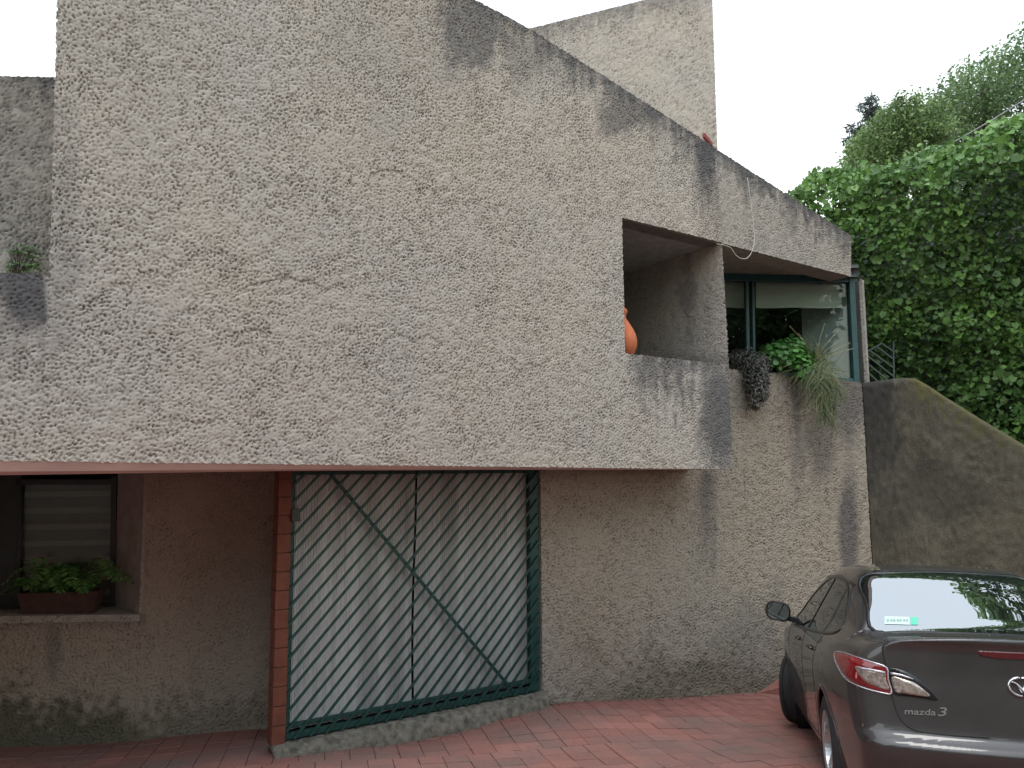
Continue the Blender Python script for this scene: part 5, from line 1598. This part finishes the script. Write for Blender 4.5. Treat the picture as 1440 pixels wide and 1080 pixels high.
for sgn in (1, -1):
    L = skin_patch('tail_lamp', lamp_out, M['redlens'], off=.006, mirror=sgn)
    skin_patch('reflector', sil_out, M['clearlens'], L, off=.0085, mirror=sgn)
    skin_patch('light_bar', sil_bar, M['greysil'], L, off=.0105, mirror=sgn)
    L2 = skin_patch('lid_lamp', lamp_in, M['trim'], off=.006, mirror=sgn)
    skin_patch('reflector', in_lens, M['clearlens'], L2, off=.0085, mirror=sgn)
    skin_patch('light_bar', in_bar, M['greysil'], L2, off=.0105, mirror=sgn)
    o_ = np.concatenate([lamp_out, lamp_out[:1]]); o_ = o_ * [sgn, 1]
    strip('lamp_rim', fan_pt(o_[:, 0], o_[:, 1]), .0035, M['greysil'], L, off=.007)
# high brake strip across the lid (both halves)
sp = np.array(stop); half = np.array([p for p in sp]); 
skin_patch('brake_strip', [(-abs(stop[0][0]), stop[0][1]), (-abs(stop[1][0]), stop[1][1]), (abs(stop[1][0]), stop[1][1]), (abs(stop[0][0]), stop[0][1]), (abs(stop[-1][0]), stop[-1][1]), (abs(stop[-2][0]), stop[-2][1]), (-abs(stop[-2][0]), stop[-2][1]), (-abs(stop[-1][0]), stop[-1][1])], simple('dark_red_strip', (.10, .008, .012), .15, coat=1), off=.004)
# number plate panel
skin_patch('plate_recess', [(-.26, .44), (.26, .44), (.26, .32), (-.26, .32)], M['trim'], off=.003)

# emblem: oval ring with spread wings
ec = pixL(1433, 966); ec[0] = 0.0
a_ = np.linspace(0, 2 * math.pi, 41); er_ = np.stack([.062 * np.cos(a_), ec[2] + .046 * np.sin(a_)], 1)
eb = on_rear(er_); eb_n = car_n(eb)
em = MB().tube([p + n * .006 for p, n in zip(eb, eb_n)], .0062, 8, cap=False)
wing = smoothpoly([(-.056, .020), (-.040, .022), (-.022, .012), (-.008, -.008), (0, -.022), (.008, -.008), (.022, .012), (.040, .022), (.056, .020)], 5, False)
wp_ = on_rear(wing + [0, ec[2]]); em.tube([p + n * .006 for p, n in zip(wp_, car_n(wp_))], [.004 + .006 * math.exp(-((q[0]) / .018) ** 2) for q in wing], 8)
em.v = [tuple(toW([v])[0]) for v in em.v]
em.build('emblem', M['chrome'], car, smooth=True)

# raised model lettering
def lettering(txt, pa, pb, h, parent, mat, shear=.15, name='badge_lettering', xs=1.0):
    cu_ = bpy.data.curves.new(name, 'FONT'); cu_.body = txt; cu_.size = 1.0; cu_.extrude = .02; cu_.shear = shear; cu_.resolution_u = 3; cu_.offset = .012
    to = bpy.data.objects.new(name, cu_); COL.objects.link(to)
    dg = bpy.context.evaluated_depsgraph_get(); me = bpy.data.meshes.new_from_object(to.evaluated_get(dg)); 
    bpy.data.objects.remove(to); n = len(me.vertices); co = np.empty(n * 3, np.float32); me.vertices.foreach_get('co', co); co = co.reshape(-1, 3)
    w = co[:, 0].max() - co[:, 0].min(); co[:, 0] -= co[:, 0].min(); co[:, 1] -= max(0, co[:, 1].min())
    u = co[:, 0] / w; x = pa[0] + (pb[0] - pa[0]) * u; z = pa[1] + (pb[1] - pa[1]) * u + co[:, 1] / (co[:, 1].max()) * h
    S_ = on_rear(np.stack([x, z], 1)); N = car_n(S_)
    V = toW(S_ + N * (.0025 + co[:, 2] * .06)[:, None])
    me.vertices.foreach_set('co', V.astype(np.float32).ravel()); me.update(); me.materials.clear(); me.materials.append(mat)
    return obj(name, me, mat, parent)
l0, l1, l2 = pixL(1272, 1004), pixL(1316, 1006), pixL(1333, 1007)
lettering('mazda', (l0[0], l0[2]), (l1[0], l1[2]), .030, car, M['chrome'])
lettering('3', (l1[0] + .008, l1[2] - .002), (l2[0], l2[2]), .043, car, M['chrome'], shear=.25)

# sticker in the rear window: white strip with a green square
def top_patch(name, px4, mat, parent, off):
    q = [pixL(*p) for p in px4]; V = []
    n = 8
    for j in range(n):
        for i in range(n):
            a, b = i / (n - 1), j / (n - 1)
            p = q[0] * (1 - a) * (1 - b) + q[1] * a * (1 - b) + q[2] * a * b + q[3] * (1 - a) * b; V.append(p[:2])
    S_ = on_top(V); N = car_n(S_); F = np.array([(j * n + i, j * n + i + 1, (j + 1) * n + i + 1, (j + 1) * n + i) for j in range(n - 1) for i in range(n - 1)])
    return obj(name, np_mesh(name, toW(S_ + N * off), F, smooth=True), mat, parent)
M['stk_w'] = simple('sticker_pale', (.55, .68, .62), .5, var=.15, scale=60); M['stk_g'] = simple('sticker_green', (.12, .55, .38), .5, var=.1)
stx = top_patch('window_sticker', [(1244, 878), (1279, 879), (1279, 868), (1244, 867)], M['stk_w'], rwin, .0022)
top_patch('sticker_square', [(1280.5, 879), (1291, 879), (1291, 868), (1280.5, 868)], M['stk_g'], rwin, .0022)
M['stk_t'] = simple('sticker_print', (.25, .38, .34), .5, var=.1)
for k_s, xx in enumerate((1247, 1252, 1256, 1261, 1265, 1270, 1274)):
    top_patch('sticker_mark', [(xx, 874.5), (xx + 3.2, 874.6), (xx + 3.2, 871.5), (xx, 871.4)], M['stk_t'], stx, .0030)

# wheels
def wheel(cx, cy, steer, sgn):
    R = .318; w = .205
    c = np.array([cx, cy, R]); ax = np.array([math.cos(steer), -math.sin(steer), 0]) * sgn     # outward
    mb = MB()
    prof = [(.205, -.09), (.215, -.1), (.27, -.103), (.300, -.094), (.314, -.075), (.318, -.05)]
    for g in (-.045, -.015, .015, .045): prof += [(.318, g - .009), (.311, g - .004), (.311, g + .004), (.318, g + .009)]
    prof += [(.318, .05), (.314, .075), (.300, .094), (.27, .103), (.215, .1), (.205, .09)]
    mb.lathe(prof, c, ax, 56); mb.v = [tuple(toW([v])[0]) for v in mb.v]
    wr = root_child('wheel', car)
    mb.build('tyre', M['tyre'], wr, smooth=True)
    mb = MB(); mb.lathe([(.207, .092), (.212, .099), (.205, .101), (.196, .09), (.19, .02), (.185, -.08), (.0, -.08)], c, ax, 48)
    ref = np.array([0, 0, 1.0]); b_ = np.cross(ax, ref)
    for k in range(5):
        for dlt in (-.13, .13):
            th = 2 * math.pi * k / 5 + dlt; d = ref * math.cos(th) + b_ * math.sin(th); t = np.cross(ax, d)
            mb.hexa([c + d * .05 - t * .016 + ax * .06, c + d * .05 + t * .016 + ax * .06, c + d * .198 + t * .013 + ax * .082, c + d * .198 - t * .013 + ax * .082],
                    [c + d * .05 - t * .016 + ax * .02, c + d * .05 + t * .016 + ax * .02, c + d * .198 + t * .013 + ax * .05, c + d * .198 - t * .013 + ax * .05])
    mb.lathe([(0, .075), (.03, .074), (.062, .066), (.066, .02)], c, ax, 24)
    mb.v = [tuple(toW([v])[0]) for v in mb.v]; mb.build('rim', M['alloy'], wr)
def root_child(name, parent):
    o = bpy.data.objects.new(name, None); o.empty_display_size = .1; COL.objects.link(o); o.parent = parent
    o.matrix_parent_inverse = Matrix(parent['_m']).inverted(); return o
for sgn in (-1, 1):
    wheel(sgn * .765, 1.0, 0, sgn); wheel(sgn * .765, 3.64, math.radians(22), sgn)
# floor of the car
fb = MB().box((0, 2.3, .19), (1.45, 4.2, .04)); fb.v = [tuple(toW([v])[0]) for v in fb.v]; fb.build('floor_pan', M['underbody'], car)

# door mirrors and handles
for sgn in (-1, 1):
    mc = np.array([sgn * .975, 2.93, 1.055]); V = []; Fq = []
    prof = [(-.062, .92), (-.05, 1.0), (-.02, 1.02), (.03, .95), (.065, .72), (.085, .40), (.092, .08)]
    n = 28
    for (dy, s_) in prof:
        for k in range(n):
            a = 2 * math.pi * k / n; cx_, sx_ = math.cos(a), math.sin(a)
            ex = np.sign(cx_) * abs(cx_) ** .75 * .108 * s_; ez = np.sign(sx_) * abs(sx_) ** .8 * .088 * s_
            V.append(mc + np.array([ex, dy + .10 * ex * sgn * -.5, ez + .012 * (ex * sgn > 0)]))
    for i in range(len(prof) - 1):
        for k in range(n): Fq.append((i * n + k, i * n + (k + 1) % n, (i + 1) * n + (k + 1) % n, (i + 1) * n + k))
    Fq.append(tuple(range((len(prof) - 1) * n, len(prof) * n)))
    mb = MB().add([toW([v])[0] for v in V], Fq); mr_ = mb.build('door_mirror', M['paint'], car, smooth=True)
    gl_ = [toW([v * [1, 1, 1] + np.array([0, .008, 0]) + (mc * [1, 0, 1] + np.array([0, v[1], 0]) - v) * .06])[0] for v in V[:n]]
    MB().add(gl_, [tuple(range(n - 1, -1, -1))]).build('mirror_glass', M['mirror'], mr_)
    arm = MB().hexa([np.array([sgn * .78, 2.90, .955]), np.array([sgn * .93, 2.915, .985]), np.array([sgn * .93, 2.915, 1.03]), np.array([sgn * .78, 2.90, 1.01])],
                    [np.array([sgn * .78, 3.03, .955]), np.array([sgn * .93, 2.975, .985]), np.array([sgn * .93, 2.975, 1.03]), np.array([sgn * .78, 3.03, 1.01])])
    arm.v = [tuple(toW([v])[0]) for v in arm.v]; arm.build('mirror_arm', M['trim'], car, bevel=.008)
    for hy, fr in ((1.52, False), (2.36, True)):
        hp = on_side(dense([(hy - .09, .875), (hy, .882), (hy + .09, .878)], 8), sgn); hn = car_n(hp)
        tt = np.linspace(0, 1, len(hp)); mb = MB().tube([p + n * (.004 + .026 * math.sin(math.pi * t) ** .6) for p, n, t in zip(hp, hn, tt)], .011, 8)
        mb.v = [tuple(toW([v])[0]) for v in mb.v]
        mb.build('handle', M['paint'], doors[(sgn < 0, 'door', fr)], smooth=True)
# head lamps and grille at the nose, out of sight from here
for sgn in (-1, 1):
    hp = smoothpoly([(sgn * .40, .70), (sgn * .66, .76), (sgn * .78, .80), (sgn * .72, .68), (sgn * .5, .63)], 4)
    O_ = np.stack([hp[:, 0], np.full(len(hp), 3.6), hp[:, 1]], 1); S_ = cast(O_, np.tile(np.array([0, 1.0, 0]), (len(hp), 1)), 0, 1.4); N = car_n(S_)
    MB().add([toW([p + n * .006])[0] for p, n in zip(S_, N)], [tuple(range(len(hp)))]).build('headlight', M['greysil'], car)

# fallen leaf and tree litter on roof and lid
lf_p = pixL(1231, 803)
if lf_p is not None:
    N = car_n(lf_p[None])[0]; c = toW([lf_p + N * .006])[0]
    pts = [c + CAR_M @ np.array(v) for v in ((-.035, -.02, 0), (-.01, -.018, .008), (.02, .002, .004), (.04, .02, .01), (.01, .014, .004), (-.02, .0, .007))]
    o = MB().add(pts, [(0, 1, 5), (1, 2, 4, 5), (2, 3, 4)]).build('fallen_leaf', simple('yellow_leaf', (.5, .5, .12), .6)); tag(o, 'small yellow fallen leaf lying on the car roof', 'leaf')
r = np.random.default_rng(3)
xy = np.concatenate([np.stack([r.uniform(-.5, .5, 90), r.uniform(1.42, 2.3, 90)], 1), np.stack([r.uniform(-.55, .5, 60), r.uniform(.13, .5, 60)], 1)])
S_ = on_top(xy); N = car_n(S_)
Pw = toW(S_ + N * .004)
f = scatter('tree_litter', OVAL_V, OVAL_F, Pw, rotmats(np.tile(cu, (len(Pw), 1)) + r.normal(0, .25, Pw.shape), 3, r), r.uniform(.006, .02, len(Pw)), r.uniform(0, 1, len(Pw)), leafmat('litter', (.06, .05, .03), (.4, .38, .24)))
tag(f, 'scattered specks of tree litter on the car', 'litter', kind='stuff')
